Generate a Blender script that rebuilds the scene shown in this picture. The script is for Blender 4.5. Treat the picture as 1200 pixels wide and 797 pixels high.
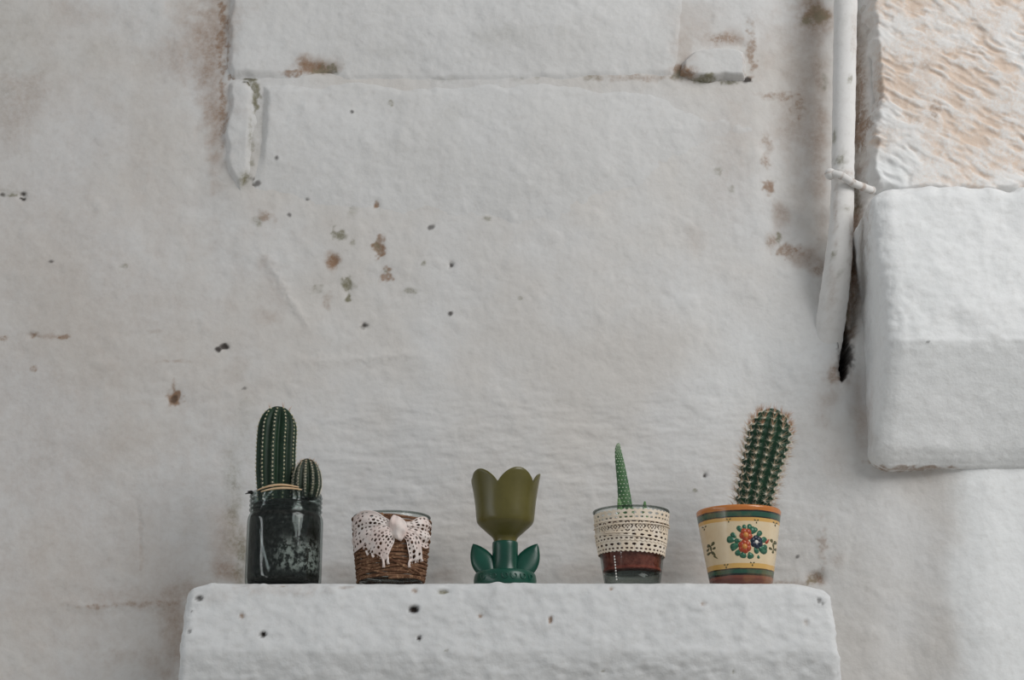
import bpy, bmesh, math, random
import numpy as np
from mathutils import Vector, Matrix, Quaternion

scene = bpy.context.scene
for o in list(bpy.data.objects):
    bpy.data.objects.remove(o, do_unlink=True)
COL = scene.collection
PI = math.pi

# ---------------------------------------------------------------- camera
FPX, PITCH = 2000.0, math.radians(16.5)
SP, CP = math.sin(PITCH), math.cos(PITCH)
cam_data = bpy.data.cameras.new('camera')
cam_data.sensor_fit = 'HORIZONTAL'
cam_data.sensor_width = 36.0
cam_data.lens = 36.0 * FPX / 1200.0
cam_data.clip_start = 0.05
cam = bpy.data.objects.new('camera', cam_data)
COL.objects.link(cam)
cam.location = (0, 0, 0)
cam.rotation_euler = (PI / 2 + PITCH, 0, 0)
scene.camera = cam

# ---------------------------------------------------------------- world and lights
world = bpy.data.worlds.new('overcast_sky')
scene.world = world
world.use_nodes = True
bg = world.node_tree.nodes['Background']
bg.inputs['Color'].default_value = (0.93, 0.97, 1.0, 1)
bg.inputs['Strength'].default_value = 0.29


def area(name, loc, target, sx, sy, power, color):
    d = bpy.data.lights.new(name, 'AREA')
    d.shape = 'RECTANGLE'
    d.size, d.size_y = sx, sy
    d.energy = power
    d.color = color
    o = bpy.data.objects.new(name, d)
    COL.objects.link(o)
    o.location = loc
    o.rotation_euler = (Vector(target) - Vector(loc)).to_track_quat('-Z', 'Z').to_euler()
    return o


# open sky over the lane (upper right, in front of the wall), plus a left strip lamp added for streaks
area('lane_sky_light', (1.95, -0.15, 1.75), (0.3, 1.7, 0.45), 1.5, 1.5, 51, (1.0, 0.99, 0.975))
area('left_streak_light', (-2.3, 0.35, 0.55), (0.0, 1.6, 0.3), 0.16, 2.2, 9.0, (0.95, 0.98, 1.0))

vs = scene.view_settings
vs.view_transform = 'Standard'
vs.look = 'None'
vs.gamma = 1.0
vs.use_curve_mapping = False
vs.exposure = 0.0


# ---------------------------------------------------------------- survey helpers
def to_px(X, Y, Z):
    d = Y * CP + Z * SP
    return 600 + FPX * X / d, 398.5 - FPX * (Z * CP - Y * SP) / d


def from_px(px, py, Y):
    u, v = (px - 600) / FPX, (398.5 - py) / FPX
    t = Y / (CP - SP * v)
    return t * u, t * (SP + CP * v)


# ---------------------------------------------------------------- noise (vectorised value noise)
def _h(ix, iy, iz):
    n = (ix.astype(np.uint32) * np.uint32(374761393) + iy.astype(np.uint32) * np.uint32(668265263)
         + iz.astype(np.uint32) * np.uint32(2246822519))
    n = (n ^ (n >> np.uint32(13))) * np.uint32(1274126177)
    n = (n ^ (n >> np.uint32(16))) * np.uint32(2654435761)
    n = n ^ (n >> np.uint32(15))
    return n.astype(np.float64) / 2147483647.5 - 1.0


def vnoise(x, y, z):
    x, y, z = np.broadcast_arrays(np.asarray(x, float), np.asarray(y, float), np.asarray(z, float))
    fx, fy, fz = np.floor(x), np.floor(y), np.floor(z)
    ix, iy, iz = fx.astype(np.int64), fy.astype(np.int64), fz.astype(np.int64)
    a, b, c = x - fx, y - fy, z - fz
    a, b, c = (w * w * w * (w * (w * 6 - 15) + 10) for w in (a, b, c))
    r = 0
    for dx in (0, 1):
        for dy in (0, 1):
            for dz in (0, 1):
                w = (a if dx else 1 - a) * (b if dy else 1 - b) * (c if dz else 1 - c)
                r = r + w * _h(ix + dx, iy + dy, iz + dz)
    return r


def fbm(x, y, z, f, octaves=3, gain=0.5, seed=0.0):
    s, a, t = 0, 1.0, 0.0
    for k in range(octaves):
        # rotate a little each octave to hide the lattice
        ca, sa = math.cos(0.6 + k), math.sin(0.6 + k)
        X, Z = x * ca - z * sa, x * sa + z * ca
        s = s + a * vnoise(X * f + seed + 17.3 * k, y * f + seed * 1.7 + 5.1 * k, Z * f - seed + 9.7 * k)
        t += a
        a *= gain
        f *= 2.03
    return s / t


def sstep(a, b, x):
    t = np.clip((x - a) / (b - a), 0, 1)
    return t * t * (3 - 2 * t)


# ---------------------------------------------------------------- objects
def link(o, parent=None):
    COL.objects.link(o)
    if parent is not None:
        o.parent = parent
    return o


def mesh_obj(name, verts, faces, mat, parent=None, smooth=True, loc=None):
    me = bpy.data.meshes.new(name)
    if isinstance(faces, np.ndarray):
        me.vertices.add(len(verts))
        me.vertices.foreach_set('co', np.asarray(verts, np.float32).ravel())
        n = faces.shape[1]
        me.loops.add(faces.size)
        me.loops.foreach_set('vertex_index', faces.astype(np.int32).ravel())
        me.polygons.add(len(faces))
        me.polygons.foreach_set('loop_start', np.arange(0, faces.size, n, dtype=np.int32))
        me.polygons.foreach_set('loop_total', np.full(len(faces), n, dtype=np.int32))
        me.update(calc_edges=True)
        me.validate()
    else:
        me.from_pydata([tuple(v) for v in verts], [], faces)
        me.update()
    if smooth:
        me.polygons.foreach_set('use_smooth', [True] * len(me.polygons))
    me.materials.append(mat)
    o = bpy.data.objects.new(name, me)
    link(o, parent)
    if loc is not None:
        o.location = loc
    return o


def set_stain_shade(o, cols):
    a = o.data.attributes.new('stain_shade', 'FLOAT_COLOR', 'POINT')
    cols = np.asarray(cols, np.float32)
    a.data.foreach_set('color', np.ascontiguousarray(cols[:, :4]).ravel())
    if cols.shape[1] > 4:
        w = o.data.attributes.new('wash', 'FLOAT', 'POINT')
        w.data.foreach_set('value', np.ascontiguousarray(cols[:, 4]))


def thing(name, label, cat, loc, group=None):
    o = bpy.data.objects.new(name, None)
    o.empty_display_size = 0.02
    link(o)
    o.location = loc
    o['label'] = label
    o['category'] = cat
    if group:
        o['group'] = group
    return o


# ---------------------------------------------------------------- materials
class NT:
    def __init__(self, name):
        self.m = bpy.data.materials.new(name)
        self.m.use_nodes = True
        self.t = self.m.node_tree
        self.b = self.t.nodes['Principled BSDF']
        self.out = self.t.nodes['Material Output']

    def n(self, kind, **kw):
        x = self.t.nodes.new(kind)
        for k, v in kw.items():
            if k in x.inputs:
                x.inputs[k].default_value = v
            else:
                setattr(x, k, v)
        return x

    def l(self, a, b):
        self.t.links.new(a, b)

    def noise(self, scale, detail=3.0, rough=0.55, vec=None):
        x = self.n('ShaderNodeTexNoise')
        x.inputs['Scale'].default_value = scale
        x.inputs['Detail'].default_value = detail
        x.inputs['Roughness'].default_value = rough
        self.l(vec if vec is not None else self.coord(), x.inputs['Vector'])
        return x.outputs['Fac']

    def coord(self):
        if not hasattr(self, '_c'):
            self._c = self.n('ShaderNodeTexCoord')
        return self._c.outputs['Object']

    def math(self, op, a, b=None, clamp=False):
        x = self.n('ShaderNodeMath', operation=op)
        x.use_clamp = clamp
        for i, v in enumerate((a, b)):
            if v is None:
                continue
            if isinstance(v, (int, float)):
                x.inputs[i].default_value = v
            else:
                self.l(v, x.inputs[i])
        return x.outputs[0]

    def rng(self, v, a, b, c=0.0, d=1.0):
        x = self.n('ShaderNodeMapRange')
        x.interpolation_type = 'SMOOTHSTEP'
        self.l(v, x.inputs[0])
        for i, q in enumerate((a, b, c, d)):
            x.inputs[i + 1].default_value = q
        return x.outputs[0]

    def mix(self, fac, a, b):
        x = self.n('ShaderNodeMix', data_type='RGBA')
        for i, v in ((0, fac), (6, a), (7, b)):
            if isinstance(v, (int, float)):
                x.inputs[i].default_value = v
            elif isinstance(v, tuple):
                x.inputs[i].default_value = (*v, 1.0)
            else:
                self.l(v, x.inputs[i])
        return x.outputs[2]

    def bump(self, h, strength, dist, prev=None):
        x = self.n('ShaderNodeBump')
        x.inputs['Strength'].default_value = strength
        x.inputs['Distance'].default_value = dist
        self.l(h, x.inputs['Height'])
        if prev is not None:
            self.l(prev, x.inputs['Normal'])
        self.l(x.outputs[0], self.b.inputs['Normal'])
        return x.outputs[0]

    def color(self, c):
        if isinstance(c, tuple):
            self.b.inputs['Base Color'].default_value = (*c, 1)
        else:
            self.l(c, self.b.inputs['Base Color'])

    def rough(self, r, spec=0.5):
        self.b.inputs['Roughness'].default_value = r
        self.b.inputs['Specular IOR Level'].default_value = spec


def plaster(name, warm, cool, bumpy=0.25):
    t = NT(name)
    at = t.n('ShaderNodeAttribute', attribute_name='stain_shade')
    sep = t.n('ShaderNodeSeparateColor')
    t.l(at.outputs['Color'], sep.inputs[0])
    base = t.mix(t.rng(t.noise(7, 4), 0.35, 0.65), warm, cool)
    fr = t.n('ShaderNodeAttribute', attribute_name='right_bright')  # stronger light at the right, painted in
    base = t.mix(fr.outputs['Fac'], base, (0.81, 0.82, 0.82))
    speck = t.rng(t.noise(160, 3), 0.30, 0.52)
    base = t.mix(t.math('MULTIPLY', t.math('SUBTRACT', 1.0, speck), 0.10), base, (0.40, 0.36, 0.32))
    brk = t.noise(240, 5, 0.7)
    brk2 = t.noise(60, 5, 0.65)
    nn = t.math('ADD', t.math('MULTIPLY', brk, 0.5), t.math('MULTIPLY', brk2, 0.5))
    nn = t.rng(nn, 0.32, 0.68)

    def brok(sock, a=1.3):
        th = t.rng(t.math('ADD', t.math('MULTIPLY', sock, 1.35), nn), 0.85, 1.45)
        hard = t.math('MULTIPLY', th, t.math('POWER', sock, 0.6))
        soft = t.math('MULTIPLY', sock, t.math('ADD', 0.42, t.math('MULTIPLY', nn, 0.55)))
        return t.math('ADD', soft, t.math('MULTIPLY', hard, 0.28), True)
    c = t.mix(brok(at.outputs['Alpha']), base, (0.71, 0.575, 0.475))
    wa = t.n('ShaderNodeAttribute', attribute_name='wash')
    wf = t.math('MULTIPLY', wa.outputs['Fac'], t.math('ADD', 0.62, t.math('MULTIPLY', nn, 0.5)), True)
    c = t.mix(wf, c, (0.365, 0.262, 0.200))
    c = t.mix(brok(sep.outputs[0]), c, (0.30, 0.195, 0.130))
    c = t.mix(brok(sep.outputs[1]), c, (0.23, 0.215, 0.15))
    c = t.mix(sep.outputs[2], c, (0.030, 0.022, 0.018))
    t.color(c)
    t.rough(0.92, 0.25)
    b1 = t.bump(t.noise(45, 4, 0.6), bumpy, 0.004)
    t.bump(t.noise(330, 3, 0.6), bumpy, 0.0009, b1)
    return t.m


def simple(name, c1, c2=None, scale=60, rough=0.6, spec=0.5, bump=0.0, bscale=200, bdist=0.0006, coat=0.0):
    t = NT(name)
    if c2:
        t.color(t.mix(t.rng(t.noise(scale, 4), 0.35, 0.65), c1, c2))
    else:
        t.color(c1)
    t.rough(rough, spec)
    if coat:
        t.b.inputs['Coat Weight'].default_value = coat
        t.b.inputs['Coat Roughness'].default_value = 0.08
    if bump:
        t.bump(t.noise(bscale, 3), bump, bdist)
    return t.m


def glass_mat(name, tint, rough=0.07, facing=0.12):
    """thin-walled glass: clear where seen square on, reflecting more towards the rim"""
    t = NT(name)
    t.t.nodes.remove(t.b)
    tr = t.n('ShaderNodeBsdfTransparent')
    gl = t.n('ShaderNodeBsdfGlossy')
    gl.inputs['Color'].default_value = (0.9, 0.93, 0.92, 1)
    gl.inputs['Roughness'].default_value = rough
    lw = t.n('ShaderNodeLayerWeight')
    lw.inputs[0].default_value = 0.5
    mx = t.n('ShaderNodeMixShader')
    f = t.math('ADD', 0.022, t.math('MULTIPLY', t.math('POWER', lw.outputs['Facing'], 5.0), 0.45))
    edge = t.math('POWER', lw.outputs['Facing'], 2.5)
    t.l(t.mix(edge, tint, tuple(v * 0.42 for v in tint)), tr.inputs[0])
    t.l(f, mx.inputs[0])
    t.l(tr.outputs[0], mx.inputs[1])
    t.l(gl.outputs[0], mx.inputs[2])
    t.l(mx.outputs[0], t.out.inputs[0])
    return t.m


M = {}
M['wall'] = plaster('whitewashed_plaster', (0.645, 0.618, 0.588), (0.675, 0.668, 0.660))
M['block'] = plaster('whitewashed_stone', (0.660, 0.652, 0.640), (0.690, 0.686, 0.680), 0.28)
M['right_bright'] = plaster('fresh_limewash', (0.80, 0.81, 0.81), (0.835, 0.84, 0.84), 0.34)
M['ledge'] = plaster('dulled_limewash', (0.66, 0.665, 0.665), (0.70, 0.705, 0.705), 0.34)
M['pipe'] = plaster('painted_pipe', (0.75, 0.735, 0.715), (0.79, 0.78, 0.77), 0.12)
M['ground'] = simple('lane_paving', (0.50, 0.47, 0.43), (0.58, 0.55, 0.50), 3, 0.9, 0.2)

# ---------------------------------------------------------------- wall features, surveyed from the photograph
# (centre x, centre y, half width, half height, strength, kind)  kind: 0 brown 1 mould green 2 near-black 3 peach
STAINS_SHADE = [
    (70, 420, 260, 480, .17, 0), (60, 640, 220, 220, .10, 0),  # light falling off to the left, painted as a broad brown wash
    (245, 60, 24, 95, .72, 0), (252, 150, 13, 75, .65, 0), (225, 40, 55, 50, .38, 0), (190, 70, 45, 30, .18, 0),
    (15, 120, 42, 55, .28, 0), (90, 15, 60, 30, .15, 0), (0, 60, 60, 90, .18, 1), (110, 60, 60, 20, .12, 1),
    (374, 75, 27, 9.9, 1.0, 0), (374, 74, 26, 13, .8, 0), (380, 77, 15, 7, .75, 1), (384, 79, 9, 4, .45, 2), (345, 81, 16, 3.5, .7, 0),
    (294, 92, 12, 4, .95, 1), (299, 108, 5, 16, .8, 1), (294, 165, 4, 35, .45, 1), (287, 208, 10, 15, .95, 1), (299, 210, 4, 4, .7, 2),
    (270, 88, 4, 4, .7, 0), (291, 91, 9, 3, .5, 2), (260, 45, 6, 60, .75, 0), (260, 130, 5, 50, .6, 0),
    (441, 238, 5, 8, .95, 0), (398, 275, 9, 8, .75, 1), (414, 284, 4, 6, .5, 1), (444, 291, 7, 12, .95, 0), (442, 288, 4, 7, .5, 1),
    (390, 307, 9, 10, 1.0, 0), (453, 322, 8, 8, .75, 0), (451, 318, 4, 3, .7, 1), (408, 331, 7, 8, .9, 1), (409, 348, 4, 5, .95, 1),
    (427, 381, 4, 3.5, .9, 2), (529, 310, 3.2, 4, .85, 2), (529, 366, 3, 2.5, .85, 2), (506, 266, 4, 2.5, .7, 2), (497, 309, 4, 4, .55, 1),
    (309, 252, 9, 7, .55, 0), (301, 260, 5, 6, .5, 1), (372, 338, 7, 6, .45, 1), (384, 350, 6, 10, .4, 0), (339, 251, 2.5, 2.5, .7, 2),
    (359, 230, 2.5, 2.5, .6, 2), (482, 340, 8, 3, .5, 1), (413, 245, 6, 9, .3, 1), (323, 182, 2.5, 2.5, .7, 2), (412, 127, 2.5, 2.5, .8, 2),
    (310, 305, 12, 14, .25, 0), (320, 340, 20, 30, .18, 0), (315, 370, 18, 12, .2, 0), (300, 150, 16, 60, .2, 1),
    (26, 225, 3, 3, .9, 2), (26, 231, 3.5, 3, .95, 2), (13, 227, 9, 2.5, .8, 1), (12, 224, 14, 5, .35, 1), (2, 226, 4, 2, .7, 2),
    (38, 394, 8, 4, .8, 0), (77, 396, 7, 3, .75, 0), (4, 396, 5, 4, .6, 0), (40, 433, 5, 4, .7, 0), (60, 395, 20, 3, .3, 0),
    (256, 410, 3, 2.5, .9, 2), (264, 406, 4.5, 2.5, .9, 2), (205, 466, 8, 9, 1.0, 0), (204, 468, 4, 4, .6, 2), (204, 455, 2.5, 8, .6, 0),
    (185, 388, 12, 3, .3, 0), (205, 424, 18, 2.5, .35, 0), (145, 312, 4, 3, .5, 1), (60, 307, 3, 2, .7, 2), (287, 455, 4, 2, .6, 2),
    (110, 711, 25, 3, .55, 0), (180, 708, 40, 4, .40, 0), (165, 640, 3, 40, .22, 0), (150, 700, 70, 14, .22, 0),
    (205, 745, 20, 65, .62, 0), (185, 780, 28, 30, .35, 0), (225, 690, 26, 15, .55, 0), (150, 770, 40, 8, .2, 0),  # brown, with the shelf's shadow on the wall painted in
    (275, 600, 14, 90, .40, 1), (268, 640, 26, 50, .42, 0), (283, 650, 10, 36, .65, 1), (265, 670, 24, 14, .60, 0), (285, 500, 18, 55, .18, 1),  # brown stain and the jar's soft shadow, both painted in
    (800, 85, 16, 10, 1.0, 0), (795, 90, 9, 6, .6, 1), (825, 92, 26, 5, .85, 1), (858, 96, 14, 3, .75, 1), (876, 94, 5, 3.5, .9, 2),
    (845, 46, 32, 9, .75, 0), (862, 45, 16, 12, .55, 0), (880, 60, 7, 28, .6, 0), (820, 40, 30, 24, .22, 0), (800, 60, 14, 25, .30, 0),
    (735, 93, 55, 4.5, .42, 0), (690, 93, 12, 4, .35, 1), (815, 15, 40, 20, .15, 0),
    (940, 120, 32, 130, .40, 0), (962, 150, 13, 170, .50, 0), (955, 15, 28, 24, 1.0, 0), (955, 12, 24, 9.9, 1.0, 0), (948, 20, 14, 9, .7, 1), (958, 14, 17, 13, .7, 1), (915, 110, 24, 6, .50, 0), (936, 122, 8, 14, .5, 0),
    (900, 165, 8, 14, .45, 0), (898, 190, 6, 8, .55, 0), (901, 218, 7, 8, .7, 0), (916, 250, 13, 22, .62, 0), (904, 280, 9, 12, .60, 0),
    (925, 292, 14, 8, .65, 0), (944, 298, 22, 14, .62, 0), (960, 315, 12, 10, .6, 0), (914, 275, 4, 5, .7, 1), (968, 90, 4, 10, .6, 1),
    (905, 60, 30, 40, .22, 0), (925, 35, 30, 30, .18, 0), (855, 150, 40, 50, .16, 0), (850, 220, 36, 60, .14, 0), (815, 280, 18, 20, .16, 0), (840, 200, 5, 5, .4, 1), (858, 222, 4, 4, .4, 1),
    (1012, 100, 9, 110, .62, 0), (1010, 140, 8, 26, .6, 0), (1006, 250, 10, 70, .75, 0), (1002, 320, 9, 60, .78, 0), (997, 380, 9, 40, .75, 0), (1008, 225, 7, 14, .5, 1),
    (990, 375, 7, 16, .9, 1), (987, 400, 7, 14, .9, 2), (986, 432, 10, 22, .95, 2), (990, 418, 8, 22, .85, 2), (977, 442, 8, 10, .5, 0),  # near-black entries paint the shade deep inside the hole
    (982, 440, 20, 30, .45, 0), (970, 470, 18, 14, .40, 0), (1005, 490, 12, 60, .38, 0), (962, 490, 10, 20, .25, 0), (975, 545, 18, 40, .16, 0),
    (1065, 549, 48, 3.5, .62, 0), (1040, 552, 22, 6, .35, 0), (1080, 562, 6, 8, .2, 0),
    (961, 640, 5, 28, .40, 0), (953, 679, 11, 9, .95, 0), (950, 681, 6, 5, .6, 1), (925, 685, 26, 7, .45, 0), (975, 660, 10, 12, .3, 0),
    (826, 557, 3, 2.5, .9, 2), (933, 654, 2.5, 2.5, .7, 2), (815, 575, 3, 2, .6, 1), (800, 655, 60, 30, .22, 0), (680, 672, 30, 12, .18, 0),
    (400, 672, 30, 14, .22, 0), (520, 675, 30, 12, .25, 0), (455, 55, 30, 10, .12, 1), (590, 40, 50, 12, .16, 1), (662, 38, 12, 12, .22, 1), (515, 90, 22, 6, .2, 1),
    (530, 130, 14, 12, .14, 1), (610, 350, 3, 3, .5, 1), (572, 257, 5, 3, .5, 1), (458, 115, 3, 4, .6, 1), (610, 92, 6, 4, .35, 1), (630, 92, 4, 4, .4, 1),
]
# shelf pits  (x, y, rx, ry, depth m, colour kind, strength)
PITS = [
    (484, 714, 7, 5.2, .0050, 2, 1.0), (308, 743, 4.5, 4, .0035, 2, 1.0), (491, 748, 3.4, 3.4, .0030, 2, 1.0), (233, 701, 4.5, 3.5, .003, 2, .8),
    (283, 722, 4, 4, .002, 0, .8), (520, 693, 8, 3.5, .0025, 1, .95), (486, 692, 4, 4, .0015, 0, .6), (563, 722, 3.5, 3.5, .0015, 0, .7),
    (222, 740, 2.5, 3, .0015, 2, .6), (224, 717, 2, 2, .001, 2, .6), (645, 727, 3.2, 6, .003, 0, .8), (716, 690, 4, 3, .0015, 0, .7), (824, 708, 4, 3.5, .0015, 0, .6),
    (960, 704, 2.8, 4, .002, 2, .6), (965, 707, 2, 3, .001, 2, .6), (523, 763, 2, 2, .001, 1, .7), (706, 787, 3, 2, .001, 1, .7), (332, 684, 8, 2, .001, 0, .5),
    (859, 788, 2, 2, .001, 1, .6), (945, 730, 4, 5, .0015, 0, .35), (405, 688, 10, 2.5, .0005, 0, .4),
]


def stain_shade_field(px, py, X, Y, Z, stains_shade=STAINS_SHADE):
    out = np.zeros((len(px), 5))
    n1 = fbm(X, Y, Z, 22, 3, 0.6, 3.3)
    n2 = fbm(X, Y, Z, 90, 3, 0.65, 8.1)
    n3 = fbm(X, Y, Z, 60, 3, 0.65, 18.1)
    n5 = fbm(X, Y, Z, 170, 2, 0.7, 38.1)
    n4 = fbm(X, Y, Z, 60, 3, 0.65, 28.1)
    for (cx, cy, rx, ry, s, k) in stains_shade:
        m = np.nonzero((np.abs(px - cx) < rx * 1.9) & (np.abs(py - cy) < ry * 1.9))[0]
        if not len(m):
            continue
        big = min(rx, ry) > 8
        d = np.sqrt(((px[m] - cx + rx * 0.5 * n3[m]) / rx) ** 2 + ((py[m] - cy + ry * 0.5 * n4[m]) / ry) ** 2)
        d = d + (0.38 * n1[m] + 0.25 * n2[m] if big else 0.10 * n1[m] + 0.85 * n5[m])
        lo = 0.0 if big else 0.45
        v = s * (1 - sstep(lo, 1.35, d))
        if k == 0 and min(rx, ry) > 10:
            out[m, 4] = 1 - (1 - out[m, 4]) * (1 - 0.95 * v)
            v = v * 0.35
        out[m, k] = np.maximum(out[m, k], v) + (0.25 * v * out[m, k])
    return np.clip(out, 0, 1)


# ---------------------------------------------------------------- the main wall
WY = 1.70


def base_height(X, Z, px, py):
    O = np.zeros_like(X)
    h = 0.0055 * fbm(X, O, Z, 5, 2, 0.5, 1.0) + 0.0016 * fbm(X, O, Z, 26, 3, 0.5, 2.0) + 0.00045 * fbm(X, O, Z, 110, 3, 0.55, 4.0)
    brush = sstep(430, 500, py) * sstep(330, 400, px) * (1 - sstep(900, 960, px))
    h += brush * 0.0011 * fbm(X * 0.28 + 0.04 * Z, O, Z, 120, 3, 0.6, 6.0)
    # blobs of lime thrown on the left part
    h += 0.0012 * np.clip(fbm(X, O, Z, 45, 2, 0.5, 12.0) - 0.25, 0, 1) * 2
    # wall left of the raised stones and corner beside the right masonry
    h -= 0.006 * (1 - sstep(230, 290, px)) * (1 - sstep(200, 330, py))
    h -= 0.010 * sstep(880, 935, px) * (1 - sstep(280, 345, py))
    h += 0.013 * sstep(880, 970, px) * sstep(340, 440, py) * (1 - sstep(985, 1010, px) * (1 - sstep(450, 540, py)))
    h += (0.016 * sstep(930, 1035, px) + 0.016 * sstep(1050, 1150, px)) * sstep(440, 560, py)
    # gap between the pipe and the right masonry, and the hole at its foot
    wob = 6 * fbm(X, O, Z, 50, 4, 0.7, 21.0)
    cx = np.where(py < 300, 1007.0, 1007.0 - (py - 300) * 0.135)
    gap = np.exp(-((px - cx + wob) / 8.0) ** 2) * (1 - sstep(380, 440, py))
    h -= 0.020 * gap
    h0 = np.sqrt(((px - 988 + (py - 415) * .09 + wob * .8) / 7.5) ** 2 + ((py - 412) / 42.0) ** 2)
    h -= 0.07 * (1 - sstep(0.55, 1.0, h0))
    # pits
    for (qx, qy, rx, ry, dd) in ((205, 466, 9, 9, .003), (390, 307, 8, 9, .002), (441, 238, 5, 8, .002), (444, 291, 6, 11, .002), (453, 322, 8, 7, .0015),
                                 (408, 338, 6, 12, .002), (427, 381, 4, 4, .003), (529, 310, 3, 4, .003), (38, 394, 7, 4, .002), (264, 407, 4, 3, .003),
                                 (26, 228, 4, 5, .003), (374, 77, 22, 8, .006), (826, 557, 3, 3, .003), (953, 679, 9, 7, .004), (914, 255, 12, 20, .003)):
        h -= dd * np.exp(-((px - qx) / rx) ** 2 - ((py - qy) / ry) ** 2)
    # thin lime ridges
    for (x0, y0, x1, y1, w, a) in ((60, 712, 230, 706, 6, .0014), (305, 290, 360, 380, 5, .0014), (350, 425, 500, 415, 6, .0012), (240, 460, 300, 400, 8, .001), (160, 590, 168, 670, 3, -.001)):
        L = math.hypot(x1 - x0, y1 - y0)
        u = ((px - x0) * (x1 - x0) + (py - y0) * (y1 - y0)) / L
        v = (-(px - x0) * (y1 - y0) + (py - y0) * (x1 - x0)) / L + 1.5 * wob
        h += a * np.exp(-(v / w) ** 2) * sstep(-20, 20, u) * (1 - sstep(L - 20, L + 20, u))
    return h


def axis(lo, a, b, hi, step, coarse):
    left = np.linspace(lo, a, coarse, endpoint=False)
    right = np.linspace(b, hi, coarse + 1)[1:]
    return np.concatenate([left, np.linspace(a, b, int(round((b - a) / step)) + 1), right])


def grid_faces(nx, nz, mask=None):
    i = np.arange(nx * nz).reshape(nz, nx)
    f = np.stack([i[:-1, :-1], i[:-1, 1:], i[1:, 1:], i[1:, :-1]], -1).reshape(-1, 4)
    if mask is not None:
        f = f[mask[f].any(1)]
    return f


def compact(V, F, *arrs):
    used = np.unique(F)
    re = np.full(len(V), -1)
    re[used] = np.arange(len(used))
    return (V[used], re[F]) + tuple(a[used] for a in arrs)


GROUND = -1.5
xs = axis(-2.6, -0.62, 0.62, 2.6, 0.0013, 14)
zs = axis(GROUND, 0.09, 0.96, 2.4, 0.0013, 14)
GX, GZ = np.meshgrid(xs, zs)
GX, GZ = GX.ravel(), GZ.ravel()
PX, PY = to_px(GX, WY, GZ)
H = base_height(GX, GZ, PX, PY)
V = np.stack([GX, WY - H, GZ], 1)
wall = mesh_obj('wall_back', V, grid_faces(len(xs), len(zs)), M['wall'])
wall['kind'] = 'structure'
# right side's stronger light painted into the colour: the pilaster below the projecting block and a patch round the pipe's foot
edge_n = fbm(GX, GX * 0, GZ, 18, 4, 0.6, 44.0)
right_bright = sstep(1090, 1124, PX + 18 * edge_n) * sstep(480, 560, PY)
for (cx, cy, rx, ry, a) in ((905, 430, 130, 120, .45), (960, 600, 90, 150, .30), (760, 230, 120, 120, .10)):
    right_bright = np.maximum(right_bright, a * (1 - sstep(0.25, 1.25, np.hypot((PX - cx) / rx, (PY - cy) / ry) + 0.4 * edge_n)))
set_stain_shade(wall, stain_shade_field(PX, PY, GX, V[:, 1], GZ))
fa = wall.data.attributes.new('right_bright', 'FLOAT', 'POINT')
fa.data.foreach_set('value', right_bright.astype(np.float32))

# the lane floor
bm = bmesh.new()
bmesh.ops.create_grid(bm, x_segments=4, y_segments=4, size=2.6)
me = bpy.data.meshes.new('floor')
bm.to_mesh(me)
bm.free()
me.materials.append(M['ground'])
fl = link(bpy.data.objects.new('floor', me))
fl.location = (0, WY + 0.05 - 2.6, GROUND)
fl['kind'] = 'structure'


# ---------------------------------------------------------------- stones that show through the whitewash
def poly_sdf(px, py, poly):
    """positive inside"""
    d = np.full(len(px), 1e9)
    inside = np.zeros(len(px), bool)
    n = len(poly)
    for i in range(n):
        (x0, y0), (x1, y1) = poly[i], poly[(i + 1) % n]
        ex, ey = x1 - x0, y1 - y0
        t = np.clip(((px - x0) * ex + (py - y0) * ey) / (ex * ex + ey * ey), 0, 1)
        d = np.minimum(d, np.hypot(px - x0 - t * ex, py - y0 - t * ey))
        c = ((y0 > py) != (y1 > py)) & (px < ex * (py - y0) / (ey if ey else 1e-9) + x0)
        inside ^= c
    return np.where(inside, d, -d)


def stone_patch(poly, proud, edge, mat, label, seed, step=0.0014, extra=None, wob=3.0, sink=.004, stains_shade=STAINS_SHADE, keep=0.55):
    pa = np.array(poly, float)
    c = [from_px(x, y, WY - 0.02) for x in (pa[:, 0].min() - 14, pa[:, 0].max() + 14) for y in (pa[:, 1].min() - 14, pa[:, 1].max() + 14)]
    c = np.array(c)
    ax = np.arange(c[:, 0].min(), c[:, 0].max(), step)
    az = np.arange(c[:, 1].min(), c[:, 1].max(), step)
    X, Z = np.meshgrid(ax, az)
    X, Z = X.ravel(), Z.ravel()
    px, py = to_px(X, WY - 0.01, Z)
    O = np.zeros_like(X)
    sd = poly_sdf(px, py, poly) + wob * fbm(X, O, Z, 30, 3, 0.6, seed)
    s = sstep(-2, edge, sd)
    p = proud(px, py) if callable(proud) else proud
    sk = sink + np.maximum(0, -np.asarray(p)) * 1.2
    h = base_height(X, Z, px, py) * keep - sk + (p + sk) * s
    h += s * (0.0016 * fbm(X, O, Z, 22, 3, 0.5, seed + 3) + 0.0005 * fbm(X, O, Z, 120, 3, 0.6, seed + 5))
    if extra is not None:
        h += extra(px, py, X, Z) * s
    V = np.stack([X, WY - h, Z], 1)
    F = grid_faces(len(ax), len(az), sd > -5)
    st = stain_shade_field(px, py, X, V[:, 1], Z, stains_shade)
    if extra is not None and hasattr(extra, 'tint'):
        st[:, 3] = np.maximum(st[:, 3], extra.tint(px, py, X, Z) * s)
    V, F, st = compact(V, F, st)
    o = mesh_obj('stone_block', V, F, mat, wall)
    o['label'] = label
    set_stain_shade(o, st)
    return o


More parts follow.
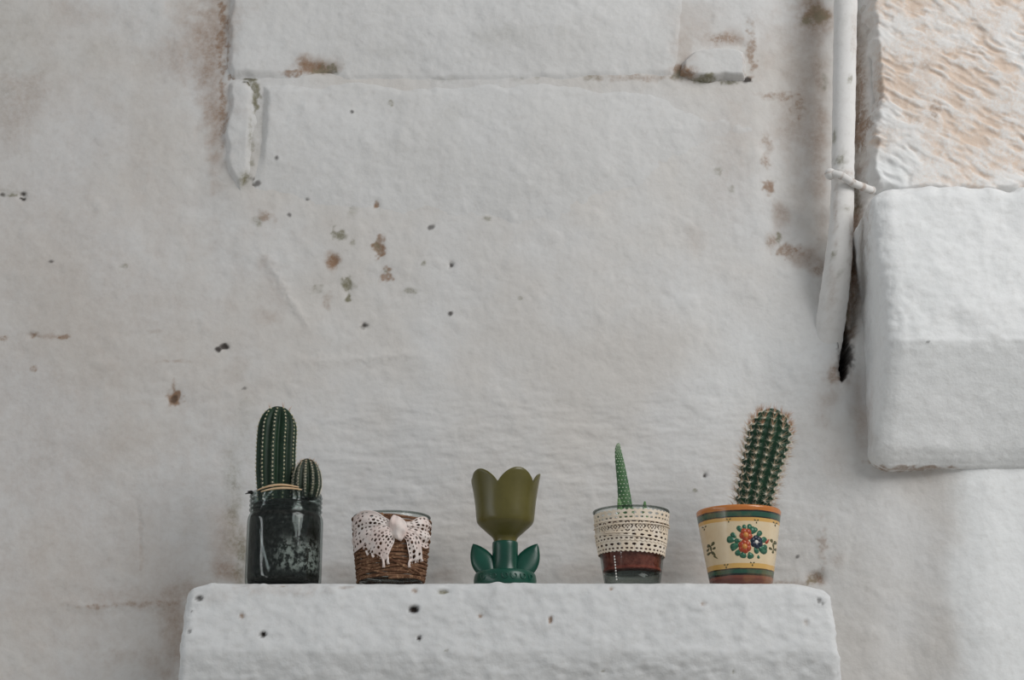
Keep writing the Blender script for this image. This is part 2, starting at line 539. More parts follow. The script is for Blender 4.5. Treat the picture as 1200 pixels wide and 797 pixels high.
stone_patch([(264, -60), (266, 40), (262, 72), (270, 89), (330, 86), (395, 88), (520, 92), (680, 90), (792, 88), (800, 40), (812, -60)],
            lambda px, py: 0.0075 - 0.0055 * sstep(280, 330, px) * sstep(20, 85, py) * (1 - sstep(650, 780, px)) - 0.006 * sstep(640, 780, px), 9, M['block'], 'whitewashed stone of the upper course', 31.0, keep=1.0, sink=.0012, wob=5.0)
stone_patch([(305, 93), (420, 92), (560, 95), (700, 96), (800, 100), (886, 104), (898, 200), (892, 300), (880, 390), (300, 390), (300, 300), (292, 215), (300, 150)],
            lambda px, py: 0.0062 - 0.0052 * sstep(620, 860, px) - 0.004 * (1 - sstep(95, 150, py)) * sstep(310, 380, px) - 0.0135 * sstep(150, 372, py + 0.12 * np.abs(px - 600)) , 11, M['block'], 'large whitewashed stone in the middle of the wall', 47.0, keep=1.0, sink=.0012, wob=7.0)
stone_patch([(266, 92), (288, 91), (299, 101), (298, 140), (291, 200), (280, 222), (264, 190), (259, 150)],
            0.0055, 7, M['block'], 'narrow whitewashed stone beside the large one', 53.0, keep=1.0, sink=.0012, wob=6.0)
stone_patch([(796, 86), (800, 70), (812, 58), (835, 52), (860, 54), (874, 58), (875, 90), (850, 88), (830, 92), (812, 91)],
            0.012, 5, M['block'], 'small smooth chip of stone with a dark gap below', 61.0, wob=3.0)


class Comb:
    """diagonal tooling of the bare stone: ridges with broken, wavy runs"""
    @staticmethod
    def wave(px, py, X, Z):
        O = np.zeros_like(X)
        w = 0.006 * fbm(X, O, Z, 25, 3, 0.6, 71.0)
        ca, sa = math.cos(math.radians(31)), math.sin(math.radians(31))
        along = X * ca - Z * sa
        across = X * sa + Z * ca + w
        n = vnoise(along * 52, 3.3 + O, across * 215) + 0.45 * vnoise(along * 95, 9.1 + O, across * 330)
        n = sstep(-0.75, 0.75, n)
        run = sstep(-0.35, 0.30, fbm(X, O, Z, 45, 3, 0.6, 77.0))
        return n, run

    def __call__(self, px, py, X, Z):
        n, run = self.wave(px, py, X, Z)
        return -0.0030 * (1 - n) * (0.25 + 0.75 * run)

    def tint(self, px, py, X, Z):
        n, run = self.wave(px, py, X, Z)
        O = np.zeros_like(X)
        patch = sstep(-0.45, 0.20, fbm(X, O, Z, 11, 3, 0.6, 80.0) + 0.25 * sstep(1040, 1150, px) - 0.25 * sstep(150, 205, py))
        return np.clip((0.75 * (1 - n) * (0.3 + 0.7 * run) + 0.46) * patch, 0, 1)


stone_patch([(1016, -80), (1016, 60), (1022, 110), (1019, 150), (1014, 185), (1018, 225), (1300, 232), (1300, -80)],
            0.014, 14, M['right_bright'], 'bare stone with diagonal tooling marks', 67.0, step=0.0012, extra=Comb(), sink=.012, wob=9.0,
            stains_shade=[(1016, 138, 10, 18, .8, 0), (1012, 60, 12, 90, .75, 0), (1010, 180, 12, 30, .7, 0), (1088, 75, 10, 9, .35, 0), (1095, 127, 9, 8, .45, 0), (1030, 110, 8, 40, .3, 0)])


# ---------------------------------------------------------------- rounded, rough-hewn boxes
def rough_box(name, lo, hi, r, step, mat, parent, warp=None, amp=(.0025, .0009, .0004), seed=0.0, pits=(), top_amp=1.0, stains_shade=STAINS_SHADE, back=False, calm=None):
    lo, hi = np.array(lo, float), np.array(hi, float)
    n = np.maximum(2, np.round((hi - lo) / step).astype(int))
    Vs, Fs, off = [], [], 0
    for ax in range(3):
        for side in (0, 1):
            if ax == 1 and side == 1 and not back:
                continue
            a, b = [k for k in range(3) if k != ax]
            ga, gb = np.meshgrid(np.linspace(lo[a], hi[a], n[a] + 1), np.linspace(lo[b], hi[b], n[b] + 1))
            P = np.zeros((ga.size, 3))
            P[:, a], P[:, b] = ga.ravel(), gb.ravel()
            P[:, ax] = (lo, hi)[side][ax]
            f = grid_faces(n[a] + 1, n[b] + 1)
            flip = (side == 1) == (ax == 1)
            Fs.append((f[:, ::-1] if flip else f) + off)
            Vs.append(P)
            off += len(P)
    P, F = np.concatenate(Vs), np.concatenate(Fs)
    key = np.round(P * 1e6).astype(np.int64)
    _, idx, inv = np.unique(key, axis=0, return_index=True, return_inverse=True)
    P, F = P[idx], inv.reshape(-1)[F]
    inner = np.clip(P, lo + r, hi - r)
    N = P - inner
    N /= np.maximum(np.linalg.norm(N, axis=1, keepdims=True), 1e-9)
    P = inner + N * r
    if warp:
        P = warp(P)
    d = amp[0] * fbm(P[:, 0], P[:, 1], P[:, 2], 22, 2, 0.5, seed) + amp[1] * fbm(P[:, 0], P[:, 1], P[:, 2], 75, 2, 0.5, seed + 2)
    d += amp[2] * fbm(P[:, 0] * 0.6, P[:, 1], P[:, 2], 220, 2, 0.5, seed + 4)
    if calm is not None:
        d *= calm(P)
    up = sstep(0.75, 0.98, N[:, 2])
    d *= 1 - up * (1 - top_amp)
    px, py = to_px(P[:, 0], P[:, 1], P[:, 2])
    front = sstep(0.2, 0.6, -N[:, 1])
    st = stain_shade_field(px, py, P[:, 0], P[:, 1], P[:, 2], stains_shade) if stains_shade else np.zeros((len(P), 5))
    for (cx, cy, rx, ry, dep, k, s) in pits:
        q = np.sqrt(((px - cx) / rx) ** 2 + ((py - cy) / ry) ** 2) + 0.25 * fbm(P[:, 0], P[:, 1], P[:, 2], 150, 2, 0.5, cx)
        w = (1 - sstep(0.5, 1.15, q)) * front
        d -= dep * w
        st[:, k] = np.maximum(st[:, k], s * w)
    P = P + N * d[:, None]
    o = mesh_obj(name, P, F, mat, parent)
    set_stain_shade(o, st)
    return o


# projecting right-hand block
def warp_right(P):
    P = P.copy()
    z = P[:, 2]
    k = np.clip((WY - P[:, 1]) / 0.10, 0, 1)
    lean = 0.020 * np.clip((z - 0.474) / 0.17, 0, 1) + 0.048 * np.clip((0.474 - z) / 0.112, 0, 1) 
    P[:, 1] += lean * k
    P[:, 0] -= 0.010 * np.clip((0.474 - z) / 0.112, 0, 1) * (1 - np.clip((P[:, 0] - .37) / .1, 0, 1))
    P[:, 2] += 0.009 * fbm(P[:, 0], P[:, 0] * 0, P[:, 0] * 0, 30, 3, 0.5, 5.5) * np.clip((z - .55) / .09, 0, 1)
    return P


o = rough_box('stone_block', (0.366, 1.598, 0.358), (0.90, 1.80, 0.645), 0.020, 0.0018, M['right_bright'], wall, warp_right,
              (.0034, .0012, .0006), 91.0, calm=lambda P: 0.45 + 0.55 * sstep(0.455, 0.485, P[:, 2]), stains_shade=[(1065, 549, 48, 4, .65, 0), (1030, 552, 18, 6, .4, 0), (1012, 490, 12, 60, .35, 0), (1014, 250, 7, 60, .3, 0), (1010, 350, 9, 70, .25, 0), (1088, 401, 2.5, 2, .8, 2)])
o['label'] = 'projecting whitewashed block at the right'
# ---------------------------------------------------------------- the shelf
SHELF_Z = 0.2300


def warp_shelf(P):
    P = P.copy()
    z = P[:, 2]
    k = np.clip((WY - P[:, 1]) / 0.15, 0, 1)
    P[:, 1] += k * (0.014 * np.clip((z - 0.166) / 0.064, 0, 1) + 0.030 * np.clip((0.168 - z) / 0.10, 0, 1) ** 1.3)
    # worn front edge and corners
    w = fbm(P[:, 0], P[:, 0] * 0, P[:, 0] * 0, 32, 3, 0.6, 15.0)
    P[:, 2] += (0.0052 * w + 0.0003) * sstep(0.205, 0.226, z) * (1 - sstep(1.554, 1.561, P[:, 1]))
    e = sstep(0.255, 0.292, P[:, 0]) * sstep(0.19, 0.235, z)
    P[:, 2] -= 0.006 * e
    e = 1 - sstep(-0.297, -0.270, P[:, 0])
    P[:, 2] -= 0.004 * e * sstep(0.2, 0.232, z)
    P[:, 0] += 0.004 * np.clip((0.2 - z) / 0.1, 0, 1) * np.sign(P[:, 0])
    return P


shelf = rough_box('stone_shelf', (-0.2975, 1.540, 0.070), (0.2925, 1.735, SHELF_Z), 0.010, 0.0018, M['ledge'], None, warp_shelf,
                  (.0028, .0014, .0010), 11.0, PITS, top_amp=0.25, stains_shade=[(330, 690, 60, 8, .22, 0), (250, 700, 20, 10, .15, 0)])
shelf['label'] = 'rough whitewashed stone shelf under the row of pots'
shelf['category'] = 'shelf'


# ---------------------------------------------------------------- generic builders
def tube_mesh(pts, rad, seg=10, cap=True, closed=False, flat=1.0):
    pts = [Vector(p) for p in pts]
    n = len(pts)
    rad = [rad] * n if isinstance(rad, (int, float)) else rad
    V, F = [], []
    ref = None
    for i, p in enumerate(pts):
        a = pts[(i - 1) % n] if (closed or i > 0) else p
        b = pts[(i + 1) % n] if (closed or i < n - 1) else p
        t = (b - a).normalized()
        if ref is None:
            ref = Vector((1, 0, 0)) if abs(t.x) < 0.8 else Vector((0, 0, 1))
        u = (ref - t * ref.dot(t)).normalized()
        ref = u
        w = t.cross(u)
        for k in range(seg):
            an = 2 * PI * k / seg
            V.append(p + u * (math.cos(an) * rad[i]) + w * (math.sin(an) * rad[i] * flat))
    for i in range(n if closed else n - 1):
        for k in range(seg):
            j = (i + 1) % n
            F.append((i * seg + k, i * seg + (k + 1) % seg, j * seg + (k + 1) % seg, j * seg + k))
    if cap and not closed:
        F.append(tuple(range(seg))[::-1])
        F.append(tuple((n - 1) * seg + k for k in range(seg)))
    return V, F


class MB:
    def __init__(self):
        self.V, self.F = [], []

    def add(self, vf):
        o = len(self.V)
        self.V += [tuple(v) for v in vf[0]]
        self.F += [tuple(i + o for i in f) for f in vf[1]]
        return self

    def build(self, name, mat, parent=None, smooth=True):
        return mesh_obj(name, self.V, self.F, mat, parent, smooth)


def lathe(profile, seg=64, rfun=None, closed=False):
    """profile of (r, z); rfun(angle, r, z) may move a point"""
    V, F = [], []
    n = len(profile)
    for (r, z) in profile:
        for k in range(seg):
            a = 2 * PI * k / seg
            rr, zz = rfun(a, r, z) if rfun else (r, z)
            V.append((rr * math.sin(a), -rr * math.cos(a), zz))
    for i in range(n if closed else n - 1):
        j = (i + 1) % n
        for k in range(seg):
            F.append((i * seg + k, i * seg + (k + 1) % seg, j * seg + (k + 1) % seg, j * seg + k))
    if not closed:
        for i, rev in ((0, True), (n - 1, False)):
            if profile[i][0] > 1e-5:
                f = tuple(i * seg + k for k in range(seg))
                F.append(f[::-1] if rev else f)
    return V, F


def smooth_profile(pts, m=6):
    """Catmull-Rom through (r, z) control points"""
    out = []
    P = [pts[0]] + list(pts) + [pts[-1]]
    for i in range(1, len(P) - 2):
        p0, p1, p2, p3 = (np.array(P[i + k], float) for k in (-1, 0, 1, 2))
        for s in range(m):
            t = s / m
            q = 0.5 * ((2 * p1) + (-p0 + p2) * t + (2 * p0 - 5 * p1 + 4 * p2 - p3) * t * t + (-p0 + 3 * p1 - 3 * p2 + p3) * t ** 3)
            out.append((max(q[0], 0.0), q[1]))
    out.append(pts[-1])
    return out


def catmull(pts, m=8):
    out = []
    P = [pts[0]] + list(pts) + [pts[-1]]
    for i in range(1, len(P) - 2):
        p0, p1, p2, p3 = (np.array(P[i + k], float) for k in (-1, 0, 1, 2))
        for s in range(m):
            t = s / m
            out.append(0.5 * ((2 * p1) + (-p0 + p2) * t + (2 * p0 - 5 * p1 + 4 * p2 - p3) * t * t + (-p0 + 3 * p1 - 3 * p2 + p3) * t ** 3))
    out.append(np.array(pts[-1], float))
    return out


def blob(c, r, seg=6, rings=4, squash=(1, 1, 1)):
    V, F = [], []
    c = Vector(c)
    for i in range(1, rings):
        th = PI * i / rings
        for k in range(seg):
            a = 2 * PI * k / seg
            V.append(c + Vector((math.sin(th) * math.cos(a) * r * squash[0], math.sin(th) * math.sin(a) * r * squash[1], math.cos(th) * r * squash[2])))
    n = len(V)
    V += [c + Vector((0, 0, r * squash[2])), c - Vector((0, 0, r * squash[2]))]
    for k in range(seg):
        F.append((n, k, (k + 1) % seg))
        F.append((n + 1, (rings - 2) * seg + (k + 1) % seg, (rings - 2) * seg + k))
        for i in range(rings - 2):
            F.append((i * seg + k, (i + 1) * seg + k, (i + 1) * seg + (k + 1) % seg, i * seg + (k + 1) % seg))
    return V, F


def spike(p, d, ln, r):
    p, d = Vector(p), Vector(d).normalized()
    u = d.orthogonal().normalized()
    w = d.cross(u)
    V = [p + (u * math.cos(a) + w * math.sin(a)) * r for a in (0, 2.094, 4.189)] + [p + d * ln]
    return V, [(0, 1, 3), (1, 2, 3), (2, 0, 3)]


# ---------------------------------------------------------------- pipe in the corner
PIPE_Y = 1.668
pp = [(993, -90, 13.6), (992.5, -30, 13.6), (991, 0, 13.6), (990, 60, 13.4), (989, 120, 13.4), (988, 180, 13.2), (987.5, 215, 13.4), (986, 260, 14.0), (983, 300, 15.5), (979, 335, 16.5), (974, 372, 17.0), (969, 405, 17.0), (964, 440, 16), (960, 470, 14)]
pts, rad = [], []
for i, (x, y, w) in enumerate(pp):
    yy = PIPE_Y + max(0, y - 290) * 0.00030
    X, Z = from_px(x, y, yy)
    pts.append((X, yy, Z))
    rad.append(w / FPX * (yy * CP + Z * SP))
cp = catmull(pts, 8)
cr = [float(v[0]) for v in catmull([(r, 0, 0) for r in rad], 8)]
cr = [r * (1 + 0.03 * math.sin(i * 1.7) * math.sin(i * 0.61)) for i, r in enumerate(cr)]
pipe = thing('drainpipe', 'white painted pipe running down the corner beside the projecting block', 'pipe', cp[-1])
base = Vector(pipe.location)
pv, pf = tube_mesh([Vector(p) - base for p in cp], cr, 28)
po = mesh_obj('pipe_body', pv, pf, M['pipe'], pipe)
A = np.array([tuple(v) for v in pv]) + np.array(base)
qx, qy = to_px(A[:, 0], A[:, 1], A[:, 2])
set_stain_shade(po, stain_shade_field(qx, qy, A[:, 0], A[:, 1], A[:, 2],
                          [(985, 188, 8, 9, .7, 1), (991, 205, 8, 6, .4, 0), (990, 246, 5, 5, .45, 1), (996, 92, 3, 4, .6, 1), (978, 160, 3, 10, .6, 1), (977, 300, 3, 6, .7, 1),
                           (1000, 40, 4, 30, .3, 0), (980, 250, 3, 40, .35, 0), (998, 290, 4, 40, .4, 0), (974, 340, 6, 30, .25, 0), (988, 25, 6, 6, .25, 1), (985, 320, 3, 3, .5, 1)]))
# wire tie holding the pipe
tie = [(973, 204, 1.652), (980, 204, 1.648), (988, 207, 1.648), (997, 213, 1.652), (1006, 217, 1.660), (1016, 221, 1.672), (1022, 223, 1.69)]
tp = catmull([(*([from_px(x, y, Y)[0]]), Y, from_px(x, y, Y)[1]) for x, y, Y in tie], 5)
tv = tube_mesh([Vector(p) - base for p in tp], [0.0042 + 0.0002 * math.sin(i * 0.9) for i in range(len(tp))], 10)
mb = MB().add(tv).add(blob(Vector(tp[0]) - base, 0.0062, 10, 8))
ti = mb.build('tie', M['pipe'], pipe)
ta = np.zeros((len(mb.V), 4))
ta[:, 0] = [0.5 if abs(math.sin(i * 0.05)) > .93 else 0.05 for i in range(len(mb.V))]
set_stain_shade(ti, ta)

# ---------------------------------------------------------------- pot materials
M['glass'] = glass_mat('clear_glass', (0.93, 0.95, 0.94))
M['thick_glass'] = glass_mat('thick_glass', (0.62, 0.65, 0.63))
M['jar_glass'] = glass_mat('jar_glass', (0.86, 0.90, 0.89))
M['raffia'] = simple('raffia', (0.62, 0.42, 0.24), (0.72, 0.52, 0.33), 200, 0.8)
M['lace'] = simple('cream_lace', (0.78, 0.66, 0.52), (0.82, 0.73, 0.62), 90, 0.9, 0.1, 0.6, 900, 0.0004)
M['bow'] = simple('pink_white_lace', (0.80, 0.66, 0.61), (0.82, 0.74, 0.70), 70, 0.9, 0.1, 0.6, 900, 0.0004)
M['stitch'] = simple('white_thread', (0.82, 0.79, 0.75), None, 10, 0.9)
M['cactus'] = simple('cactus_skin', (0.006, 0.022, 0.010), (0.012, 0.036, 0.016), 70, 0.5, 0.3, 0.2, 300, 0.0005)
M['cactus2'] = simple('bright_cactus_skin', (0.008, 0.040, 0.020), (0.015, 0.062, 0.030), 60, 0.5, 0.35, 0.2, 300, 0.0005)
M['cactus3'] = simple('dark_cactus_skin', (0.008, 0.020, 0.010), (0.018, 0.034, 0.016), 70, 0.5, 0.35)
M['areole'] = simple('areole_wool', (0.55, 0.50, 0.30), (0.68, 0.64, 0.46), 200, 0.9)
M['pale_spine'] = simple('pale_spines', (0.80, 0.72, 0.56), (0.86, 0.80, 0.68), 200, 0.7)
M['red_spine'] = simple('rusty_spines', (0.50, 0.20, 0.10), (0.66, 0.36, 0.22), 150, 0.7)
M['tan_spine'] = simple('tan_spines', (0.58, 0.40, 0.26), (0.70, 0.52, 0.36), 150, 0.7)


def soil_mat():
    t = NT('dark_soil')
    c = t.mix(t.rng(t.noise(220, 4, 0.7), 0.35, 0.7), (0.006, 0.006, 0.005), (0.035, 0.034, 0.030))
    sx = t.n('ShaderNodeSeparateXYZ')
    t.l(t.coord(), sx.inputs[0])
    # whitish mould grown on the glass side, lower right
    m1 = t.math('MULTIPLY', t.rng(sx.outputs[0], -0.014, 0.010), t.rng(sx.outputs[2], 0.050, 0.032))
    m1 = t.math('MULTIPLY', m1, t.rng(sx.outputs[2], 0.010, 0.018))
    w = t.math('MULTIPLY', t.rng(t.noise(230, 5, 0.7), 0.44, 0.58), t.rng(t.noise(60, 3), 0.25, 0.50))
    c = t.mix(t.math('MULTIPLY', m1, w), c, (0.42, 0.41, 0.39))
    m2 = t.math('MULTIPLY', t.rng(t.noise(150, 5, 0.7), 0.58, 0.70), 0.35)
    c = t.mix(m2, c, (0.22, 0.21, 0.20))
    t.color(c)
    t.rough(0.95, 0.2)
    t.bump(t.noise(260, 4), 0.7, 0.0015)
    return t.m


M['soil'] = soil_mat()
M['red_soil'] = simple('red_soil', (0.135, 0.032, 0.022), (0.23, 0.065, 0.045), 260, 0.95, 0.2, 0.6, 300, 0.001)
M['brown_soil'] = simple('brown_soil', (0.05, 0.03, 0.02), (0.10, 0.065, 0.045), 260, 0.95, 0.2, 0.8, 300, 0.0015)


def twine_mat():
    t = NT('jute_twine')
    c = t.mix(t.rng(t.noise(120, 5, 0.7), 0.35, 0.65), (0.120, 0.058, 0.034), (0.23, 0.125, 0.075))
    c = t.mix(t.rng(t.noise(420, 3), 0.52, 0.68), c, (0.36, 0.22, 0.13))
    t.color(c)
    t.rough(0.95, 0.15)
    t.bump(t.noise(900, 3), 0.7, 0.0006)
    return t.m


M['twine'] = twine_mat()


def glaze(name, c1, c2, scale, rough=0.32):
    t = NT(name)
    t.color(t.mix(t.rng(t.noise(scale, 4), 0.3, 0.7), c1, c2))
    t.rough(rough, 0.5)
    t.bump(t.noise(120, 2), 0.08, 0.001)
    return t.m


M['olive'] = glaze('olive_glaze', (0.092, 0.080, 0.016), (0.118, 0.102, 0.024), 40, 0.34)
M['tulip_green'] = glaze('green_glaze', (0.002, 0.052, 0.033), (0.004, 0.072, 0.046), 45, 0.32)

# ---------------------------------------------------------------- cactus builder
random.seed(5)


def cactus(path, radius, ribs, depth, tub=0.0, tubn=14, rows=60, twist=0.0):
    """path: control points (base to tip); radius(t).  Returns mesh and areole list (pos, normal, axis, t)."""
    cpts = [Vector(p) for p in catmull(path, 12)]
    L = [0]
    for a, b in zip(cpts, cpts[1:]):
        L.append(L[-1] + (b - a).length)

    def at(s):
        s *= L[-1]
        for i in range(len(L) - 1):
            if s <= L[i + 1] or i == len(L) - 2:
                f = (s - L[i]) / max(L[i + 1] - L[i], 1e-9)
                return cpts[i].lerp(cpts[i + 1], f), (cpts[i + 1] - cpts[i]).normalized()

    seg = ribs * 8

    def frame(s):
        p, t = at(s)
        u = Vector((0, -1, 0))
        u = (u - t * u.dot(t)).normalized()
        return p, t, u, u.cross(t) * -1

    def surf(s, a):
        p, t, u, w = frame(s)
        ph = (math.cos(a * ribs) + 1) / 2
        rr = radius(s)
        bumpy = 1.0
        if tub:
            bumpy = 1 - tub + tub * (0.5 + 0.5 * math.cos(2 * PI * s * tubn))
        rr *= 1 - depth + depth * (ph ** 0.8) * bumpy
        aa = a + twist * s
        return p + (u * math.cos(aa) + w * math.sin(aa)) * rr, p, t

    V, F = [], []
    # finer rows towards the tip
    ss = [1 - (1 - i / rows) ** 1.35 for i in range(rows)]
    for s in ss:
        for k in range(seg):
            V.append(surf(s, 2 * PI * k / seg)[0])
    n = len(ss)
    for i in range(n - 1):
        for k in range(seg):
            F.append((i * seg + k, i * seg + (k + 1) % seg, (i + 1) * seg + (k + 1) % seg, (i + 1) * seg + k))
    V.append(at(1.0)[0])
    for k in range(seg):
        F.append(((n - 1) * seg + k, (n - 1) * seg + (k + 1) % seg, len(V) - 1))

    def areoles(count, s0=0.02, s1=0.99):
        out = []
        for k in range(ribs):
            for j in range(count):
                s = (j + (0.5 if k % 2 and tub == 0 else 0.0)) / count if tub == 0 else j / tubn
                s = s0 + (s1 - s0) * s if tub == 0 else s
                if s > s1 or s < s0:
                    continue
                q, p, t = surf(s, 2 * PI * k / ribs)
                q2 = surf(min(s + 0.01, 0.999), 2 * PI * k / ribs)[0]
                tan = (q2 - q).normalized()
                nrm = (q - p)
                if nrm.length < 1e-6:
                    nrm = t.copy()
                nrm = (nrm - tan * nrm.dot(tan)).normalized()
                out.append((q, nrm, tan, s))
        return out
    return V, F, areoles


def dome(R, t0, base=0.85, full=0.35):
    """column radius: slightly narrow foot, full body, round top"""
    def f(s):
        r = R * (base + (1 - base) * min(1, s / full) ** 0.8)
        if s > t0:
            q = (s - t0) / (1 - t0)
            r *= math.sqrt(max(0.0, 1 - q * q))
        return max(r, 1e-5)
    return f


def px_x(px, Y, Z=0.28):
    d = Y * CP + Z * SP
    return (px - 600) / FPX * d


# ================================================================ 1  cacti in a glass jar
Y1 = 1.598
root = thing('potted_cactus', 'tall ribbed cactus and small round cactus in a dark glass jar of soil', 'cactus', (px_x(333.7, Y1), Y1, SHELF_Z))
jr = 0.0357
outer = smooth_profile([(0.0300, 0.0), (0.0335, 0.0012), (0.0352, 0.0045), (jr, 0.010), (jr, 0.030), (jr, 0.058), (0.0354, 0.0650), (0.0342, 0.0690), (0.0332, 0.0705)], 4)
outer += smooth_profile([(0.0332, 0.0715), (0.0330, 0.0740), (0.0330, 0.0800), (0.0330, 0.0880), (0.0336, 0.0892), (0.0332, 0.0902)], 4)
inner = [(0.0318, 0.0900), (0.0312, 0.0880), (0.0312, 0.0710), (0.0336, 0.0640), (0.0338, 0.0100), (0.0320, 0.0040), (0.0280, 0.0032)]
jar = mesh_obj('jar', *lathe(outer + inner, 72), M['jar_glass'], root)
for z in (0.0738, 0.0782, 0.0826, 0.0868):
    pts = []
    for k in range(72):
        a = 2 * PI * k / 72
        pts.append((0.0334 * math.sin(a), -0.0334 * math.cos(a), z + 0.0014 * (k / 72 - .5)))
    mesh_obj('thread', *tube_mesh(pts, 0.0011, 8, closed=True), M['jar_glass'], jar)
so = [(0.0005, 0.0034), (0.0275, 0.0036), (0.0312, 0.0050), (0.0334, 0.0110), (0.0334, 0.0630), (0.0308, 0.0700), (0.0307, 0.0770), (0.0290, 0.0805), (0.0150, 0.0830), (0.0005, 0.0835)]
mesh_obj('soil', *lathe(smooth_profile(so, 4), 64), M['soil'], root)


def spiny(parent, V, F, ar, mat, nar, amat, smat, n, ln, r, lift, wool=0.0008, tipmat=None, tip_n=0, tip_len=0.0, tip_from=0.8, seed=1, s0=0.02, s1=0.985, lean_top=0.4, cmat=None, cn=0, cl=0.0):
    rnd = random.Random(seed)
    body = mesh_obj('cactus_body', V, F, mat, parent)
    A, S, T, C = MB(), MB(), MB(), MB()
    for (q, nr, tan, s) in ar(nar, s0, s1):
        A.add(blob(q + nr * wool * 0.3, wool, 6, 4))
        side = nr.cross(tan)
        a0 = rnd.random() * 6.28
        for i in range(n):
            a = a0 + 2 * PI * i / n + rnd.uniform(-.25, .25)
            d = nr * (lift + rnd.uniform(-.15, .25)) + (tan * math.cos(a) + side * math.sin(a))
            S.add(spike(q, d, ln * rnd.uniform(.7, 1.15), r))
        for i in range(cn):
            d = nr + (tan * rnd.uniform(-.6, .7) + side * rnd.uniform(-.6, .6))
            C.add(spike(q, d, cl * rnd.uniform(.6, 1.15), r * 1.1))
        if tipmat and s > tip_from:
            for i in range(tip_n):
                d = nr + tan * rnd.uniform(0.0, 1.4) + side * rnd.uniform(-.6, .6)
                T.add(spike(q, d, tip_len * rnd.uniform(.6, 1.2), r * 1.3))
    for mbx, nm, mt in ((A, 'areoles', amat), (S, 'spines', smat), (C, 'central_spines', cmat), (T, 'crown_spines', tipmat)):
        if mbx.V:
            o = mbx.build(nm, mt, body, smooth=(nm == 'areoles'))
            o['kind'] = 'stuff'
    return body


V, F, ar = cactus([(-0.0105, 0, 0.078), (-0.0112, 0, 0.105), (-0.0118, 0, 0.135), (-0.0112, 0.001, 0.160), (-0.0100, 0.002, 0.1765)],
                  dome(0.0190, 0.74, 0.82, 0.35), 11, 0.22, rows=70)
b = spiny(root, V, F, ar, M['cactus'], 24, M['areole'], M['pale_spine'], 5, 0.0024, 0.00014, 0.5, 0.00075, M['red_spine'], 4, 0.0070, 0.955, 3, 0.05, 0.985)
V, F, ar = cactus([(0.0205, -0.008, 0.084), (0.0203, -0.008, 0.100), (0.0200, -0.008, 0.112), (0.0196, -0.008, 0.1232)],
                  dome(0.0138, 0.38, 0.72, 0.3), 12, 0.24, rows=44)
b = spiny(root, V, F, ar, M['cactus3'], 13, M['areole'], M['pale_spine'], 7, 0.0030, 0.00014, 0.45, 0.00050, M['red_spine'], 2, 0.0035, 0.8, 7, 0.06, 0.98)
b['label'] = 'small round cactus'
# raffia strands lying over the jar mouth
for dz, x0, x1, bow in ((0.0000, -0.0235, 0.0150, 0.0022), (-0.0021, -0.0200, 0.0180, 0.0012)):
    pts = []
    for i in range(15):
        t = i / 14
        x = x0 + (x1 - x0) * t
        y = -math.sqrt(max(0.0, 0.0338 ** 2 - x * x)) - 0.0002
        pts.append((x, y, 0.0910 + dz + bow * math.sin(PI * t) - 0.0016 * (1 - t)))
    mesh_obj('raffia_strand', *tube_mesh(pts, [0.0006 + 0.0005 * math.sin(PI * i / 14) for i in range(15)], 8), M['raffia'], root)
# withered bit poking out at the left
mb = MB()
for a, ln in ((2.6, .006), (3.3, .007), (2.1, .005)):
    p0 = Vector((-0.0300, -0.012, 0.0885))
    d = Vector((math.cos(a), -0.3, math.sin(a) * .6))
    mb.add(tube_mesh([p0, p0 + d * ln * .5 + Vector((0, 0, .001)), p0 + d * ln], [0.0009, 0.0010, 0.0003], 6))
mb.build('dry_leaf', M['soil'], root)


# ================================================================ lace helpers
def lace_sheet(fn, nu, nv, hole, thick=0.0005):
    """fn(u, v) -> point; cells whose centre lies in a hole are left open; double sided with thickness"""
    P = [[Vector(fn(i / nu, j / nv)) for j in range(nv + 1)] for i in range(nu + 1)]
    keep = [[not hole((i + .5) / nu, (j + .5) / nv) for j in range(nv)] for i in range(nu)]
    V, F = [], []
    N = {}
    for i in range(nu + 1):
        for j in range(nv + 1):
            a = P[min(i + 1, nu)][j] - P[max(i - 1, 0)][j]
            b = P[i][min(j + 1, nv)] - P[i][max(j - 1, 0)]
            n = a.cross(b)
            n = n.normalized() if n.length > 1e-12 else Vector((0, -1, 0))
            V.append(P[i][j] + n * (thick / 2))
            V.append(P[i][j] - n * (thick / 2))

    def ix(i, j, s):
        return (i * (nv + 1) + j) * 2 + s
    for i in range(nu):
        for j in range(nv):
            if not keep[i][j]:
                continue
            F.append((ix(i, j, 0), ix(i + 1, j, 0), ix(i + 1, j + 1, 0), ix(i, j + 1, 0)))
            F.append((ix(i, j, 1), ix(i, j + 1, 1), ix(i + 1, j + 1, 1), ix(i + 1, j, 1)))
            for (di, dj, a, b2) in ((-1, 0, (i, j), (i, j + 1)), (1, 0, (i + 1, j + 1), (i + 1, j)), (0, -1, (i + 1, j), (i, j)), (0, 1, (i, j + 1), (i + 1, j + 1))):
                ii, jj = i + di, j + dj
                if not (0 <= ii < nu and 0 <= jj < nv) or not keep[ii][jj]:
                    F.append((ix(*a, 0), ix(*b2, 0), ix(*b2, 1), ix(*a, 1)))
    used = sorted({k for f in F for k in f})
    re = {k: q for q, k in enumerate(used)}
    return [V[k] for k in used], [tuple(re[k] for k in f) for f in F]


# ================================================================ 2  twine-wrapped glass with lace bow
Y2 = 1.598
root = thing('wrapped_tumbler', 'glass tumbler wrapped in brown twine and tied with a lace bow', 'glass', (px_x(459.0, Y2), Y2, SHELF_Z))
H2 = 0.0668


def r2(z):
    return 0.0288 + (0.0360 - 0.0288) * min(1, max(0, z / H2)) ** 0.75


